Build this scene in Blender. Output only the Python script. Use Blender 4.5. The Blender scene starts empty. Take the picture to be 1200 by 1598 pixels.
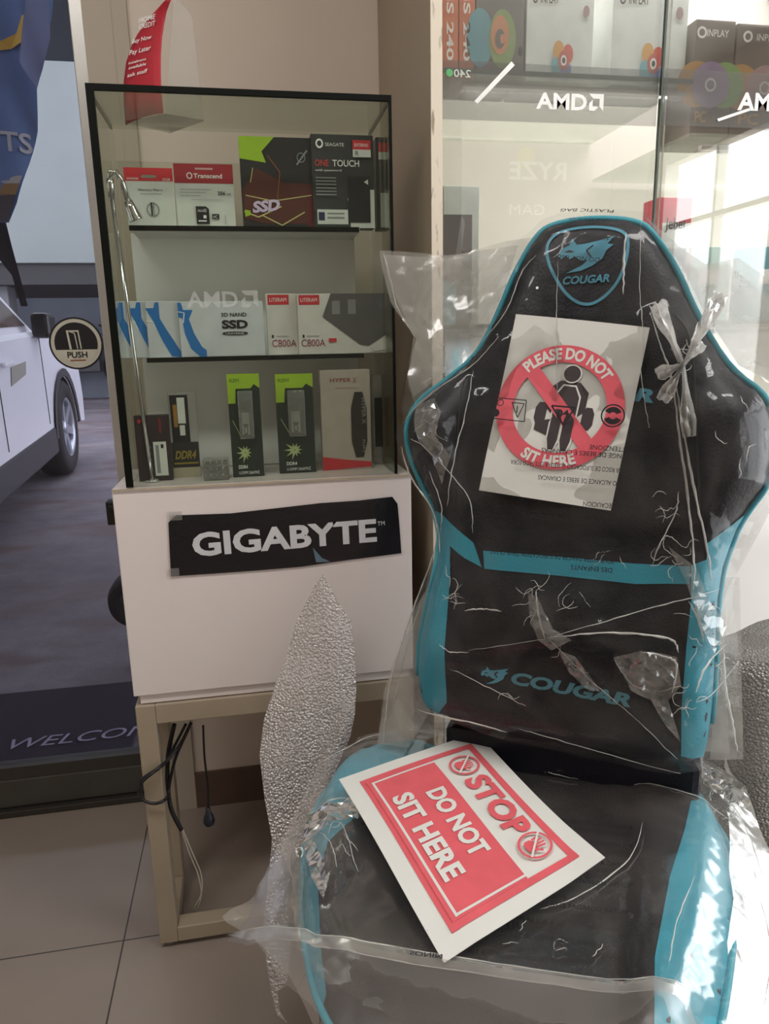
import bpy, bmesh, math, random
import numpy as np
from mathutils import Vector, Matrix, noise
from mathutils.geometry import delaunay_2d_cdt
random.seed(7)
sc = bpy.context.scene
COL = sc.collection
PI = math.pi

# ------------------------------------------------------------------ camera
F_PX = 1127.18
PITCH, ROLL, YAW, CAM_H = math.radians(13.0), math.radians(-1.19), math.radians(10.24), 1.2
FW = Vector((math.sin(YAW)*math.cos(PITCH), math.cos(YAW)*math.cos(PITCH), -math.sin(PITCH)))
_r = Vector((math.cos(YAW), -math.sin(YAW), 0)); _u = _r.cross(FW)
RT = _r*math.cos(ROLL) + _u*math.sin(ROLL)
UP = -_r*math.sin(ROLL) + _u*math.cos(ROLL)
CP = Vector((0, 0, CAM_H))
cam = bpy.data.cameras.new('camera'); camo = bpy.data.objects.new('camera', cam); COL.objects.link(camo)
camo.matrix_world = Matrix(((RT.x, UP.x, -FW.x, CP.x), (RT.y, UP.y, -FW.y, CP.y), (RT.z, UP.z, -FW.z, CP.z), (0, 0, 0, 1)))
cam.sensor_fit = 'VERTICAL'; cam.sensor_height = 36.0; cam.lens = 36.0*F_PX/1598.0
cam.clip_start = 0.02; cam.clip_end = 200
sc.camera = camo
# ------------------------------------------------------------------ light
sc.view_settings.view_transform = 'Standard'; sc.view_settings.look = 'None'
sc.view_settings.gamma = 1; sc.view_settings.use_curve_mapping = False
sc.view_settings.exposure = 0.1
world = bpy.data.worlds.new('overcast_sky'); sc.world = world; world.use_nodes = True
wn = world.node_tree; bg = wn.nodes['Background']
tc = wn.nodes.new('ShaderNodeTexCoord'); sp = wn.nodes.new('ShaderNodeSeparateXYZ'); rp = wn.nodes.new('ShaderNodeValToRGB')
wn.links.new(tc.outputs['Generated'], sp.inputs[0]); wn.links.new(sp.outputs['Z'], rp.inputs[0])
rp.color_ramp.elements[0].position = 0.0; rp.color_ramp.elements[0].color = (.86, .87, .88, 1)
rp.color_ramp.elements[1].position = 0.6; rp.color_ramp.elements[1].color = (.97, .98, 1.0, 1)
wn.links.new(rp.outputs[0], bg.inputs['Color']); bg.inputs['Strength'].default_value = 4.2
def area(name, loc, rot, sx, sy, power, col, portal=False):
    l = bpy.data.lights.new(name, 'AREA'); l.shape = 'RECTANGLE'; l.size = sx; l.size_y = sy; l.energy = power; l.color = col
    o = bpy.data.objects.new(name, l); COL.objects.link(o); o.location = loc; o.rotation_euler = rot
    if portal: l.cycles.is_portal = True
    return o
# daylight entering through the shop front on the right; two unseen overhead lights added as fill
FILL_POS = ((-.6, .3), (1.3, .3))
for lx, ly in FILL_POS: area('added_ceiling_fill', (lx, ly, 2.74), (0, 0, 0), 1.15, .28, 19, (1, .97, .94))
area('daylight_right_portal', (2.85, -.23, 1.25), (0, PI/2, 0), 2.3, 3.9, 1, (1, 1, 1), True)
area('daylight_door_portal', (-1.4, 1.95, 1.4), (-PI/2, 0, 0), 2.1, 2.7, 1, (1, 1, 1), True)

# ------------------------------------------------------------------ pixel -> world helpers
def ray(px, py): return FW + RT*((px-600)/F_PX) + UP*((799-py)/F_PX)
def on(px, py, n, k):
    d = ray(px, py); n = Vector(n); return CP + d*((k-CP.dot(n))/d.dot(n))
def Yp(px, py, k): return on(px, py, (0, 1, 0), k)
def Zp(px, py, k): return on(px, py, (0, 0, 1), k)
def Xp(px, py, k): return on(px, py, (1, 0, 0), k)
def proj(P):
    d = P-CP; return (600+F_PX*d.dot(RT)/d.dot(FW), 799-F_PX*d.dot(UP)/d.dot(FW))

# ------------------------------------------------------------------ materials
def lin(h):
    h = h.lstrip('#'); o = []
    for i in (0, 2, 4):
        c = int(h[i:i+2], 16)/255; o.append(c/12.92 if c <= .04045 else ((c+.055)/1.055)**2.4)
    return (*o, 1)
MC = {}
def M(name, hexc, rough=.6, metal=0., var=.06, scale=30., bump=0., bscale=80., spec=.5, emit=0., coat=0.):
    if name in MC: return MC[name]
    m = bpy.data.materials.new(name); m.use_nodes = True; nt = m.node_tree; b = nt.nodes['Principled BSDF']
    c = lin(hexc)
    t = nt.nodes.new('ShaderNodeTexNoise'); t.inputs['Scale'].default_value = scale; t.inputs['Detail'].default_value = 5
    g = nt.nodes.new('ShaderNodeTexCoord'); nt.links.new(g.outputs['Object'], t.inputs['Vector'])
    r = nt.nodes.new('ShaderNodeValToRGB'); nt.links.new(t.outputs['Fac'], r.inputs[0])
    r.color_ramp.elements[0].position = .3; r.color_ramp.elements[1].position = .7
    r.color_ramp.elements[0].color = tuple(x*(1-var) for x in c[:3])+(1,)
    r.color_ramp.elements[1].color = tuple(min(1, x*(1+var)) for x in c[:3])+(1,)
    nt.links.new(r.outputs[0], b.inputs['Base Color'])
    b.inputs['Roughness'].default_value = rough; b.inputs['Metallic'].default_value = metal
    b.inputs['Specular IOR Level'].default_value = spec
    if coat: b.inputs['Coat Weight'].default_value = coat; b.inputs['Coat Roughness'].default_value = .15
    if emit: nt.links.new(r.outputs[0], b.inputs['Emission Color']); b.inputs['Emission Strength'].default_value = emit
    if bump:
        t2 = nt.nodes.new('ShaderNodeTexNoise'); t2.inputs['Scale'].default_value = bscale; t2.inputs['Detail'].default_value = 4
        nt.links.new(g.outputs['Object'], t2.inputs['Vector'])
        bu = nt.nodes.new('ShaderNodeBump'); bu.inputs['Strength'].default_value = bump; bu.inputs['Distance'].default_value = .004
        nt.links.new(t2.outputs['Fac'], bu.inputs['Height']); nt.links.new(bu.outputs[0], b.inputs['Normal'])
    MC[name] = m; return m
def film(name, haze=.1, haze2=.3, hazecol='#e6e6e2', tint='#ffffff', gl=.5, rough=.1, bump=0., bscale=18., base=.04, hscale=4.):
    """thin see-through sheet: clear transmission, grazing gloss, a little milky scatter"""
    if name in MC: return MC[name]
    m = bpy.data.materials.new(name); m.use_nodes = True; nt = m.node_tree; N = nt.nodes; L = nt.links
    N.remove(N['Principled BSDF']); out = N['Material Output']
    tr = N.new('ShaderNodeBsdfTransparent'); tr.inputs[0].default_value = lin(tint)
    g = N.new('ShaderNodeBsdfGlossy'); g.inputs['Roughness'].default_value = rough
    d = N.new('ShaderNodeBsdfDiffuse'); d.inputs[0].default_value = lin(hazecol)
    tl = N.new('ShaderNodeBsdfTranslucent'); tl.inputs[0].default_value = lin(hazecol)
    dm = N.new('ShaderNodeMixShader'); dm.inputs[0].default_value = .45; L.new(d.outputs[0], dm.inputs[1]); L.new(tl.outputs[0], dm.inputs[2])
    lw = N.new('ShaderNodeLayerWeight'); lw.inputs['Blend'].default_value = .35
    ma = N.new('ShaderNodeMath'); ma.operation = 'MULTIPLY_ADD'; ma.inputs[1].default_value = gl; ma.inputs[2].default_value = base; ma.use_clamp = True
    L.new(lw.outputs['Fresnel'], ma.inputs[0])
    m1 = N.new('ShaderNodeMixShader'); L.new(ma.outputs[0], m1.inputs[0]); L.new(tr.outputs[0], m1.inputs[1]); L.new(g.outputs[0], m1.inputs[2])
    co = N.new('ShaderNodeTexCoord'); t = N.new('ShaderNodeTexNoise'); t.inputs['Scale'].default_value = hscale; t.inputs['Detail'].default_value = 6; t.inputs['Distortion'].default_value = 1.2
    L.new(co.outputs['Object'], t.inputs['Vector'])
    mr = N.new('ShaderNodeMapRange'); mr.inputs['From Min'].default_value = .35; mr.inputs['From Max'].default_value = .75
    mr.inputs['To Min'].default_value = haze; mr.inputs['To Max'].default_value = haze2; L.new(t.outputs['Fac'], mr.inputs[0])
    m2 = N.new('ShaderNodeMixShader'); L.new(mr.outputs[0], m2.inputs[0]); L.new(m1.outputs[0], m2.inputs[1]); L.new(dm.outputs[0], m2.inputs[2])
    L.new(m2.outputs[0], out.inputs[0])
    if bump:
        # crumple creases: ridged warped noise
        t2 = N.new('ShaderNodeTexVoronoi'); t2.feature = 'DISTANCE_TO_EDGE'; t2.inputs['Scale'].default_value = bscale
        wv = N.new('ShaderNodeTexNoise'); wv.inputs['Scale'].default_value = bscale*.5; wv.inputs['Detail'].default_value = 3
        L.new(co.outputs['Object'], wv.inputs['Vector'])
        mx = N.new('ShaderNodeMixRGB'); mx.inputs[0].default_value = .12; L.new(co.outputs['Object'], mx.inputs[1]); L.new(wv.outputs['Color'], mx.inputs[2])
        L.new(mx.outputs[0], t2.inputs['Vector'])
        t3 = N.new('ShaderNodeTexNoise'); t3.inputs['Scale'].default_value = bscale*1.3; t3.inputs['Detail'].default_value = 2; L.new(co.outputs['Object'], t3.inputs['Vector'])
        ad = N.new('ShaderNodeMath'); ad.operation = 'MULTIPLY_ADD'; ad.inputs[1].default_value = .35; L.new(t2.outputs['Distance'], ad.inputs[0]); L.new(t3.outputs['Fac'], ad.inputs[2])
        bu = N.new('ShaderNodeBump'); bu.inputs['Strength'].default_value = bump; bu.inputs['Distance'].default_value = .02
        L.new(ad.outputs[0], bu.inputs['Height'])
        L.new(bu.outputs[0], g.inputs['Normal']); L.new(bu.outputs[0], lw.inputs['Normal']); L.new(bu.outputs[0], d.inputs['Normal'])
    MC[name] = m; return m

GLASS = film('clear_glass', .002, .007, '#c9cfc4', '#f6f9f5', .38, .0, base=.0)
GLASSDOOR = film('door_glass', .006, .015, '#8f93b0', '#dfdfe6', .5, .0, base=.0)
CABGLASS = film('cabinet_glass', .02, .04, '#e6e4de', '#fafbf9', 1.0, .0, base=.085)
FILM = film('polythene_film', .003, .085, '#e4e2dc', '#ffffff', .5, .1, bump=.45, bscale=9, base=.0, hscale=9)
FILMS = film('polythene_film_smooth', .02, .16, '#d8cec6', '#ffffff', .3, .16, bump=.3, bscale=7, base=.0, hscale=3.5)
FILMB = film('polythene_film_milky', .22, .42, '#e2e0d8', '#ffffff', .6, .15, bump=.6, bscale=12, base=.05, hscale=6)
ACRYL = film('clear_acrylic', .10, .16, '#dcdcd6', '#ffffff', .8, .02, base=.05)
BLISTER = film('blister_plastic', .1, .22, '#dfe2e2', '#ffffff', .8, .05, bump=.3, bscale=60, base=.1)
FROST = film('translucent_band', .46, .5, '#8b8a86', '#ffffff', .3, .2, base=.03)
GHOST = film('faint_white_film', .3, .36, '#ffffff', '#ffffff', .2, .3)

WHITE = M('white_paint', '#e9e6e0', .5, var=.03, scale=6)
BLACK = M('black_plastic', '#141414', .4)
INK = M('black_ink', '#17151a', .5)
SNOW = M('white_ink', '#f4f4f2', .5)
RED = M('red_ink', '#d0303a', .5)
DRED = M('dark_red_ink', '#a52632', .5)
CHROME = M('chrome', '#d8d8d8', .12, 1.0, .02)

# ------------------------------------------------------------------ object helpers
def tag(o, label=None, cat=None, group=None, kind=None):
    if label: o['label'] = label
    if cat: o['category'] = cat
    if group: o['group'] = group
    if kind: o['kind'] = kind
    return o
def empty(name, loc, label=None, cat=None, group=None, kind=None):
    o = bpy.data.objects.new(name, None); COL.objects.link(o); o.location = loc; o.empty_display_size = .05
    o['_loc'] = tuple(loc)
    return tag(o, label, cat, group, kind)
def link(name, me, parent=None):
    o = bpy.data.objects.new(name, me); COL.objects.link(o)
    if parent is not None:
        o.parent = parent
        mw = wmat(parent); o.matrix_parent_inverse = mw.inverted()
    return o
def wmat(o):
    m = o.matrix_basis.copy()
    if o.parent is not None: m = wmat(o.parent) @ o.matrix_parent_inverse @ m
    return m
class B:
    """collects geometry (world coordinates) for ONE mesh"""
    def __init__(s): s.v = []; s.f = []; s.m = []; s.mats = []; s.sm = []
    def mi(s, mat):
        if mat not in s.mats: s.mats.append(mat)
        return s.mats.index(mat)
    def add(s, vs, fs, mat, smooth=False):
        k = len(s.v); s.v += [tuple(v) for v in vs]; i = s.mi(mat)
        for f in fs: s.f.append(tuple(a+k for a in f)); s.m.append(i); s.sm.append(smooth)
        return s
    def bm(s, bm, mat, M4=None, smooth=False):
        bm.verts.ensure_lookup_table(); vs = [(M4 @ v.co if M4 else v.co.copy()) for v in bm.verts]
        s.add(vs, [[v.index for v in f.verts] for f in bm.faces], mat, smooth); bm.free(); return s
    def box(s, a, b, mat, bev=0., M4=None, seg=2):
        bm = bmesh.new(); bmesh.ops.create_cube(bm, size=1)
        a, b = Vector(a), Vector(b); c = (a+b)/2; d = b-a
        for v in bm.verts: v.co = Vector((c.x+v.co.x*d.x, c.y+v.co.y*d.y, c.z+v.co.z*d.z))
        if bev: bmesh.ops.bevel(bm, geom=bm.edges[:], offset=bev, segments=seg, affect='EDGES', profile=.5)
        bm.verts.index_update(); return s.bm(bm, mat, M4)
    def obox(s, o, u, v, w, mat, bev=0.):
        """box from origin corner o and three edge vectors"""
        u, v, w = Vector(u), Vector(v), Vector(w); o = Vector(o)
        bm = bmesh.new(); bmesh.ops.create_cube(bm, size=1)
        L = (u.length, v.length, w.length); un = (u.normalized(), v.normalized(), w.normalized())
        for q in bm.verts: q.co = Vector([(q.co[i]+.5)*L[i] for i in range(3)])
        if bev: bmesh.ops.bevel(bm, geom=bm.edges[:], offset=bev, segments=2, affect='EDGES', profile=.5)
        for q in bm.verts: q.co = o+un[0]*q.co.x+un[1]*q.co.y+un[2]*q.co.z
        bmesh.ops.recalc_face_normals(bm, faces=bm.faces[:])
        bm.verts.index_update(); return s.bm(bm, mat)
    def tube(s, pts, r, mat, n=10, close=False, smooth=True, caps=True):
        pts = [Vector(p) for p in pts]; N = len(pts); rs = r if isinstance(r, (list, tuple)) else [r]*N
        vs = []; fs = []; nrm = None
        for i, p in enumerate(pts):
            t = (pts[(i+1) % N]-pts[i-1]) if close else (pts[min(i+1, N-1)]-pts[max(i-1, 0)])
            t.normalize()
            if nrm is None: nrm = t.orthogonal().normalized()
            nrm = (nrm-t*nrm.dot(t)); nrm = nrm.normalized() if nrm.length > 1e-6 else t.orthogonal().normalized()
            b = t.cross(nrm)
            for k in range(n):
                a = 2*PI*k/n; vs.append(p+(nrm*math.cos(a)+b*math.sin(a))*rs[i])
        for i in range(N if close else N-1):
            j = (i+1) % N
            for k in range(n): fs.append((i*n+k, i*n+(k+1) % n, j*n+(k+1) % n, j*n+k))
        if caps and not close: fs += [tuple(range(n))[::-1], tuple(range((N-1)*n, N*n))]
        return s.add(vs, fs, mat, smooth)
    def lathe(s, prof, mat, base=(0, 0, 0), axis=(0, 0, 1), n=32, smooth=True):
        """prof: list of (radius, height)"""
        ax = Vector(axis).normalized(); e = ax.orthogonal().normalized(); g = ax.cross(e); base = Vector(base)
        vs = []; fs = []
        for r, h in prof:
            for k in range(n):
                a = 2*PI*k/n; vs.append(base+ax*h+(e*math.cos(a)+g*math.sin(a))*max(r, 1e-5))
        for i in range(len(prof)-1):
            for k in range(n): fs.append((i*n+k, i*n+(k+1) % n, (i+1)*n+(k+1) % n, (i+1)*n+k))
        return s.add(vs, fs, mat, smooth)
    def prism(s, poly, d, mat, smooth=False):
        """poly: 3D points, extruded by vector d"""
        poly = [Vector(p) for p in poly]; d = Vector(d); n = len(poly)
        vs = poly+[p+d for p in poly]
        fs = [tuple(range(n))[::-1], tuple(range(n, 2*n))]+[(i, (i+1) % n, n+(i+1) % n, n+i) for i in range(n)]
        return s.add(vs, fs, mat, smooth)
    def build(s, name, parent=None, fix=True, bevel=0.):
        me = bpy.data.meshes.new(name)
        o0 = Vector((0, 0, 0))
        if parent is None:
            P = [Vector(v) for v in s.v]
            o0 = Vector(((min(p.x for p in P)+max(p.x for p in P))/2, (min(p.y for p in P)+max(p.y for p in P))/2, min(p.z for p in P)))
        me.from_pydata([tuple(Vector(v)-o0) for v in s.v], [], s.f); 
        for m in s.mats: me.materials.append(m)
        me.polygons.foreach_set('material_index', s.m); me.polygons.foreach_set('use_smooth', s.sm)
        if fix:
            bm = bmesh.new(); bm.from_mesh(me); bmesh.ops.recalc_face_normals(bm, faces=bm.faces[:]); bm.to_mesh(me); bm.free()
        me.update()
        o = link(name, me, parent)
        if parent is None: o.location = o0
        if bevel:
            md = o.modifiers.new('bevel', 'BEVEL'); md.width = bevel; md.segments = 2; md.limit_method = 'ANGLE'
        return o
_tc = {}
def textmesh(body, bold=0., shear=0.):
    k = (body, bold, shear)
    if k in _tc: return _tc[k]
    cu = bpy.data.curves.new('tmp', 'FONT'); cu.body = body; cu.offset = bold; cu.shear = shear; cu.resolution_u = 3; cu.size = 1
    o = bpy.data.objects.new('tmp', cu); COL.objects.link(o)
    dg = bpy.context.evaluated_depsgraph_get(); dg.update()
    me = bpy.data.meshes.new_from_object(o.evaluated_get(dg))
    vs = [(v.co.x, v.co.y) for v in me.vertices]; fs = [tuple(p.vertices) for p in me.polygons]
    bpy.data.objects.remove(o); bpy.data.curves.remove(cu); bpy.data.meshes.remove(me)
    if not vs: vs = [(0, 0)]
    x0 = min(v[0] for v in vs); x1 = max(v[0] for v in vs); y0 = min(v[1] for v in vs); y1 = max(v[1] for v in vs)
    _tc[k] = (vs, fs, x0, x1, y0, y1); return _tc[k]
class D(B):
    """flat print laid on a surface; mp(x,y,layer)->world"""
    def __init__(s, mp): super().__init__(); s.mp = mp; s.L = 1
    def poly(s, pts, mat, lay=None):
        lay = s.L if lay is None else lay; s.L += 1
        pts = [tuple(p[:2]) for p in pts]
        r = delaunay_2d_cdt([Vector(p) for p in pts], [(i, (i+1) % len(pts)) for i in range(len(pts))], [], 1, 1e-7)
        s.add([s.mp(p.x, p.y, lay) for p in r[0]], r[2], mat); return s
    def rect(s, x0, y0, x1, y1, mat, lay=None): return s.poly([(x0, y0), (x1, y0), (x1, y1), (x0, y1)], mat, lay)
    def ring(s, cx, cy, r0, r1, mat, a0=0, a1=2*PI, n=48, ax=1.):
        lay = s.L; s.L += 1
        full = abs(a1-a0-2*PI) < 1e-6; vs = []; fs = []
        for i in range(n+1):
            a = a0+(a1-a0)*i/n
            for r in (r0, r1): vs.append(s.mp(cx+r*math.cos(a)*ax, cy+r*math.sin(a), lay))
        for i in range(n): fs.append((2*i, 2*i+1, 2*i+3, 2*i+2))
        s.add(vs, fs, mat); return s
    def disc(s, cx, cy, r, mat, ax=1., a0=0, a1=2*PI, n=36): return s.poly([(cx+r*ax*math.cos(a0+(a1-a0)*i/n), cy+r*math.sin(a0+(a1-a0)*i/n)) for i in range(n)], mat)
    def line(s, pts, w, mat):
        lay = s.L; s.L += 1
        for i in range(len(pts)-1):
            a, b = Vector(pts[i]), Vector(pts[i+1]); d = b-a
            if d.length < 1e-9: continue
            n = Vector((-d.y, d.x)).normalized()*w/2
            s.add([s.mp(q.x, q.y, lay) for q in (a-n, b-n, b+n, a+n)], [(0, 1, 2, 3)], mat)
        return s
    def text(s, t, x0, y0, w, h, mat, bold=0., shear=0., rot=0., mirror=False, arc=None):
        """fit text into the box w*h whose lower-left corner is x0,y0 (rot about it). arc=(cx,cy,r,a_mid,sense)"""
        lay = s.L; s.L += 1
        vs, fs, a0, a1, b0, b1 = textmesh(t, bold, shear); sx = w/max(a1-a0, 1e-6); sy = h/max(b1-b0, 1e-6)
        o = []
        for x, y in vs:
            X, Y = (x-a0)*sx, (y-b0)*sy
            if mirror: X = w-X
            if arc:
                cx, cy, r, am, sn = arc
                ang = am-sn*(X-w/2)/r; rr = r+sn*(Y-h/2); o.append((cx+rr*math.cos(ang), cy+rr*math.sin(ang)))
            else:
                c, q = math.cos(rot), math.sin(rot); o.append((x0+X*c-Y*q, y0+X*q+Y*c))
        s.add([s.mp(a, b, lay) for a, b in o], fs, mat); return s
def frame(o, u, v, n=None, su=1., sv=1., eps=.00025):
    o, u, v = Vector(o), Vector(u), Vector(v); n = Vector(n) if n is not None else u.cross(v).normalized()
    return lambda x, y, l: o+u*(x*su)+v*(y*sv)+n*(l*eps)
def quadmap(c00, c10, c11, c01, n, eps=.00025, bend=None):
    c00, c10, c11, c01, n = map(Vector, (c00, c10, c11, c01, n))
    def f(x, y, l):
        p = c00*(1-x)*(1-y)+c10*x*(1-y)+c11*x*y+c01*(1-x)*y
        h = bend(x, y) if bend else 0.
        return p+n*(l*eps+h)
    return f
# dense 2D patch
def pdist(P, poly):
    """signed distance (inside +) of points P (n,2) to polygon"""
    P = np.asarray(P, float); A = np.asarray(poly, float); Bq = np.roll(A, -1, 0)
    d2 = np.full(len(P), 1e9); ins = np.zeros(len(P), bool)
    for a, b in zip(A, Bq):
        e = b-a; t = np.clip(((P-a)@e)/max(e@e, 1e-12), 0, 1); q = P-(a+t[:, None]*e); d2 = np.minimum(d2, (q*q).sum(1))
        c = ((a[1] > P[:, 1]) != (b[1] > P[:, 1])); 
        with np.errstate(divide='ignore', invalid='ignore'):
            xx = (b[0]-a[0])*(P[:, 1]-a[1])/(b[1]-a[1])+a[0]
        ins ^= (c & (P[:, 0] < xx))
    return np.sqrt(d2)*np.where(ins, 1, -1)
def dense(poly, step):
    o = []
    for i in range(len(poly)):
        a, b = Vector(poly[i]), Vector(poly[(i+1) % len(poly)]); n = max(1, int((b-a).length/step))
        for k in range(n): o.append(tuple(a+(b-a)*k/n))
    return o
def smooth_poly(poly, it=2):
    """Chaikin corner cutting on a closed outline"""
    for _ in range(it):
        q = []
        for i in range(len(poly)):
            a, b = Vector(poly[i][:2]), Vector(poly[(i+1) % len(poly)][:2]); q += [tuple(a*.75+b*.25), tuple(a*.25+b*.75)]
        poly = q
    return poly
def tri_patch(poly, step, jit=.25, pad=.35, extra=()):
    P = np.array(poly); x0, y0 = P.min(0); x1, y1 = P.max(0)
    bd = dense(poly, step); g = []
    rnd = random.Random(3)
    yy = y0
    r = 0
    while yy < y1:
        xx = x0+(step/2 if r % 2 else 0)
        while xx < x1: g.append((xx+rnd.uniform(-jit, jit)*step, yy+rnd.uniform(-jit, jit)*step)); xx += step
        yy += step*.87; r += 1
    g = np.array(g); g = g[pdist(g, poly) > step*pad]
    vs = [Vector(p) for p in bd]+[Vector(p) for p in g]
    r = delaunay_2d_cdt(vs, [(i, (i+1) % len(bd)) for i in range(len(bd))], [], 1, 1e-7)
    return np.array([(p.x, p.y) for p in r[0]]), r[2]
def sstep(x): x = np.clip(x, 0, 1); return x*x*(3-2*x)

# =================================================================== THE SETTING
YF, YW, YD = 1.311, 1.79, 1.877      # case/cabinet front, back wall, glass door plane
# floor with big tiles
def floor_mat():
    m = bpy.data.materials.new('floor_tile'); m.use_nodes = True; nt = m.node_tree; N = nt.nodes; L = nt.links; b = N['Principled BSDF']
    g = N.new('ShaderNodeTexCoord'); mp = N.new('ShaderNodeMapping'); L.new(g.outputs['Object'], mp.inputs[0])
    mp.inputs['Location'].default_value = (.328, -1.351, 0)
    br = N.new('ShaderNodeTexBrick'); br.offset = 0; br.inputs['Scale'].default_value = 1; br.inputs['Brick Width'].default_value = .6; br.inputs['Row Height'].default_value = .6
    br.inputs['Mortar Size'].default_value = .0017; br.inputs['Mortar Smooth'].default_value = .1
    br.inputs['Color1'].default_value = lin('#91857b'); br.inputs['Color2'].default_value = lin('#8d8177'); br.inputs['Mortar'].default_value = lin('#3a322b')
    L.new(mp.outputs[0], br.inputs['Vector'])
    n = N.new('ShaderNodeTexNoise'); n.inputs['Scale'].default_value = 5; n.inputs['Detail'].default_value = 8; L.new(g.outputs['Object'], n.inputs['Vector'])
    mr = N.new('ShaderNodeMapRange'); mr.inputs['To Min'].default_value = .88; mr.inputs['To Max'].default_value = 1.1; L.new(n.outputs['Fac'], mr.inputs[0])
    mx = N.new('ShaderNodeMixRGB'); mx.blend_type = 'MULTIPLY'; mx.inputs[0].default_value = 1; L.new(br.outputs['Color'], mx.inputs[1]); L.new(mr.outputs[0], mx.inputs[2])
    L.new(mx.outputs[0], b.inputs['Base Color']); b.inputs['Roughness'].default_value = .34
    return m
FLOOR = floor_mat()
def struct(b, name, parent=None, bevel=0):
    o = b.build(name, parent, bevel=bevel)
    if parent is None: o['kind'] = 'structure'
    return o
o = B().box((-2.6, -3.4, -.12), (2.9, YD+.05, 0), FLOOR).build('floor'); 
o.data.transform(Matrix.Translation(o.location)); o.location = (0, 0, 0); o['kind'] = 'structure'
WALLM = M('beige_wall_paint', '#cdbfb1', .65, var=.03, scale=3, bump=.1, bscale=60)
WALLT = M('taupe_pilaster_paint', '#a79c8c', .6, var=.03, scale=3)
CEIL = M('ceiling_paint', '#d9d5cc', .8, var=.02)
struct(B().box((-.235, YW, 0), (2.9, YW+.12, 2.8), WALLM), 'wall_back')
struct(B().box((-.296, YW-.01, 0), (-.236, YW+.12, 2.8), WALLT).box((-.236, YW-.012, 0), (-.206, YW-.0005, 2.8), WALLT), 'trim_1')
struct(B().box((-2.6, -3.4, 2.8), (2.9, YD+.05, 2.9), CEIL), 'ceiling')
struct(B().box((-2.72, -3.4, 0), (-2.6, YD+.05, 2.8), WALLM), 'wall_left')
struct(B().box((-.205, YW-.012, 0), (.33, YW-.0005, .10), M('brown_skirting', '#5d4b41', .45)), 'baseboard_back')
ALU = M('aluminium_frame', '#b9b7b2', .35, .55, .05, 12)
ALUD = M('dull_aluminium', '#5b5a55', .4, .6, .08, 12)
# right shop front: posts and rails, open to the daylight
b = B()
b.box((2.86, -3.4, 0), (2.94, -2.22, 2.8), WALLM); b.box((2.84, -2.24, 0), (2.94, -2.18, 2.8), ALU)
for y, w in ((-1.66, .014), (-1.08, .07), (.1, .014), (1.0, .04), (1.72, .05)): b.box((2.87, y-w, 0), (2.93, y+w, 2.8), ALU)
b.box((2.86, -2.2, 0), (2.94, 1.74, .12), ALU); b.box((2.86, -2.2, 2.34), (2.94, 1.74, 2.8), WALLM); b.box((2.83, -2.2, 2.55), (2.86, 1.74, 2.62), ALU); b.box((2.87, -2.2, 1.93), (2.93, 1.74, 1.96), ALU)
struct(b, 'window_1')
struct(B().box((-2.6, -3.5, 0), (2.9, -3.4, 2.8), WALLM), 'wall_rear')
for lx, ly in FILL_POS: struct(B().box((lx-.6, ly-.16, 2.752), (lx+.6, ly+.16, 2.799), ALU, .004), 'added_fill_housing')  # housings for the added overhead fill lights
# glass door on the left
d = empty('door_1', (-1.4, YD, 0), kind='structure')
jl = B().obox((-.33, YD-.05, 0), (.036, 0, 0), (0, .08, 0), (0, 0, 2.8), ALU, .002).build('door_jamb', d)
B().box((-2.6, YD-.02, .1), (-.33, YD+.02, .135), M('dark_seal', '#38352f', .5)).build('glazing_seal', d)
B().box((-2.6, YD-.022, .02), (-.33, YD+.022, .1), ALUD, .003).build('bottom_rail', d)
B().box((-2.6, YD-.04, 0), (-.33, YD+.05, .018), M('threshold_metal', '#4b4843', .35, .6), .002).build('threshold', d)
B().box((-2.6, YD-.004, .13), (-.33, YD+.004, 2.6), GLASSDOOR).build('door_glass', d)
b = B(); c = Yp(175, 800, YD-.03)
b.box((c.x-.012, c.y-.01, c.z-.03), (c.x+.012, c.y+.03, c.z+.03), BLACK, .003).box((c.x-.006, c.y-.014, c.z+.005), (c.x+.02, c.y, c.z+.02), BLACK, .002)
b.build('door_latch', d)
# PUSH sticker on the glass
P0 = Yp(119, 536, YD-.006); r = (Yp(161, 536, YD-.006)-P0).length
s = D(frame(P0, (1, 0, 0), (0, 0, 1), (0, -1, 0)))
s.disc(0, 0, r, INK); s.disc(0, 0, r*.93, M('sticker_ivory', '#cfccbd', .5)); s.disc(0, 0, r*.80, INK)
IV = MC['sticker_ivory']
s.poly([(r*.80*math.cos(a), r*.80*math.sin(a)) for a in np.linspace(PI+.30, 2*PI-.30, 20)], IV)
s.poly([(-.26*r, -.22*r), (-.33*r, .5*r), (.14*r, .5*r), (.14*r, .44*r), (-.25*r, .44*r), (-.18*r, -.22*r)], IV)
s.line([(.11*r, .5*r), (.17*r, -.2*r)], .05*r, IV); s.line([(-.22*r, .47*r), (-.02*r, .38*r), (.04*r, -.2*r)], .04*r, IV)
s.text('PUSH', -.37*r, -.55*r, .74*r, .24*r, INK, .02); s.rect(-.28*r, -.66*r, .30*r, -.62*r, M('rust_ink', '#a0503a'))
tag(s.build('push_sticker', None, fix=False), 'round black and ivory PUSH sticker on the glass door', 'sticker')

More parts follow.
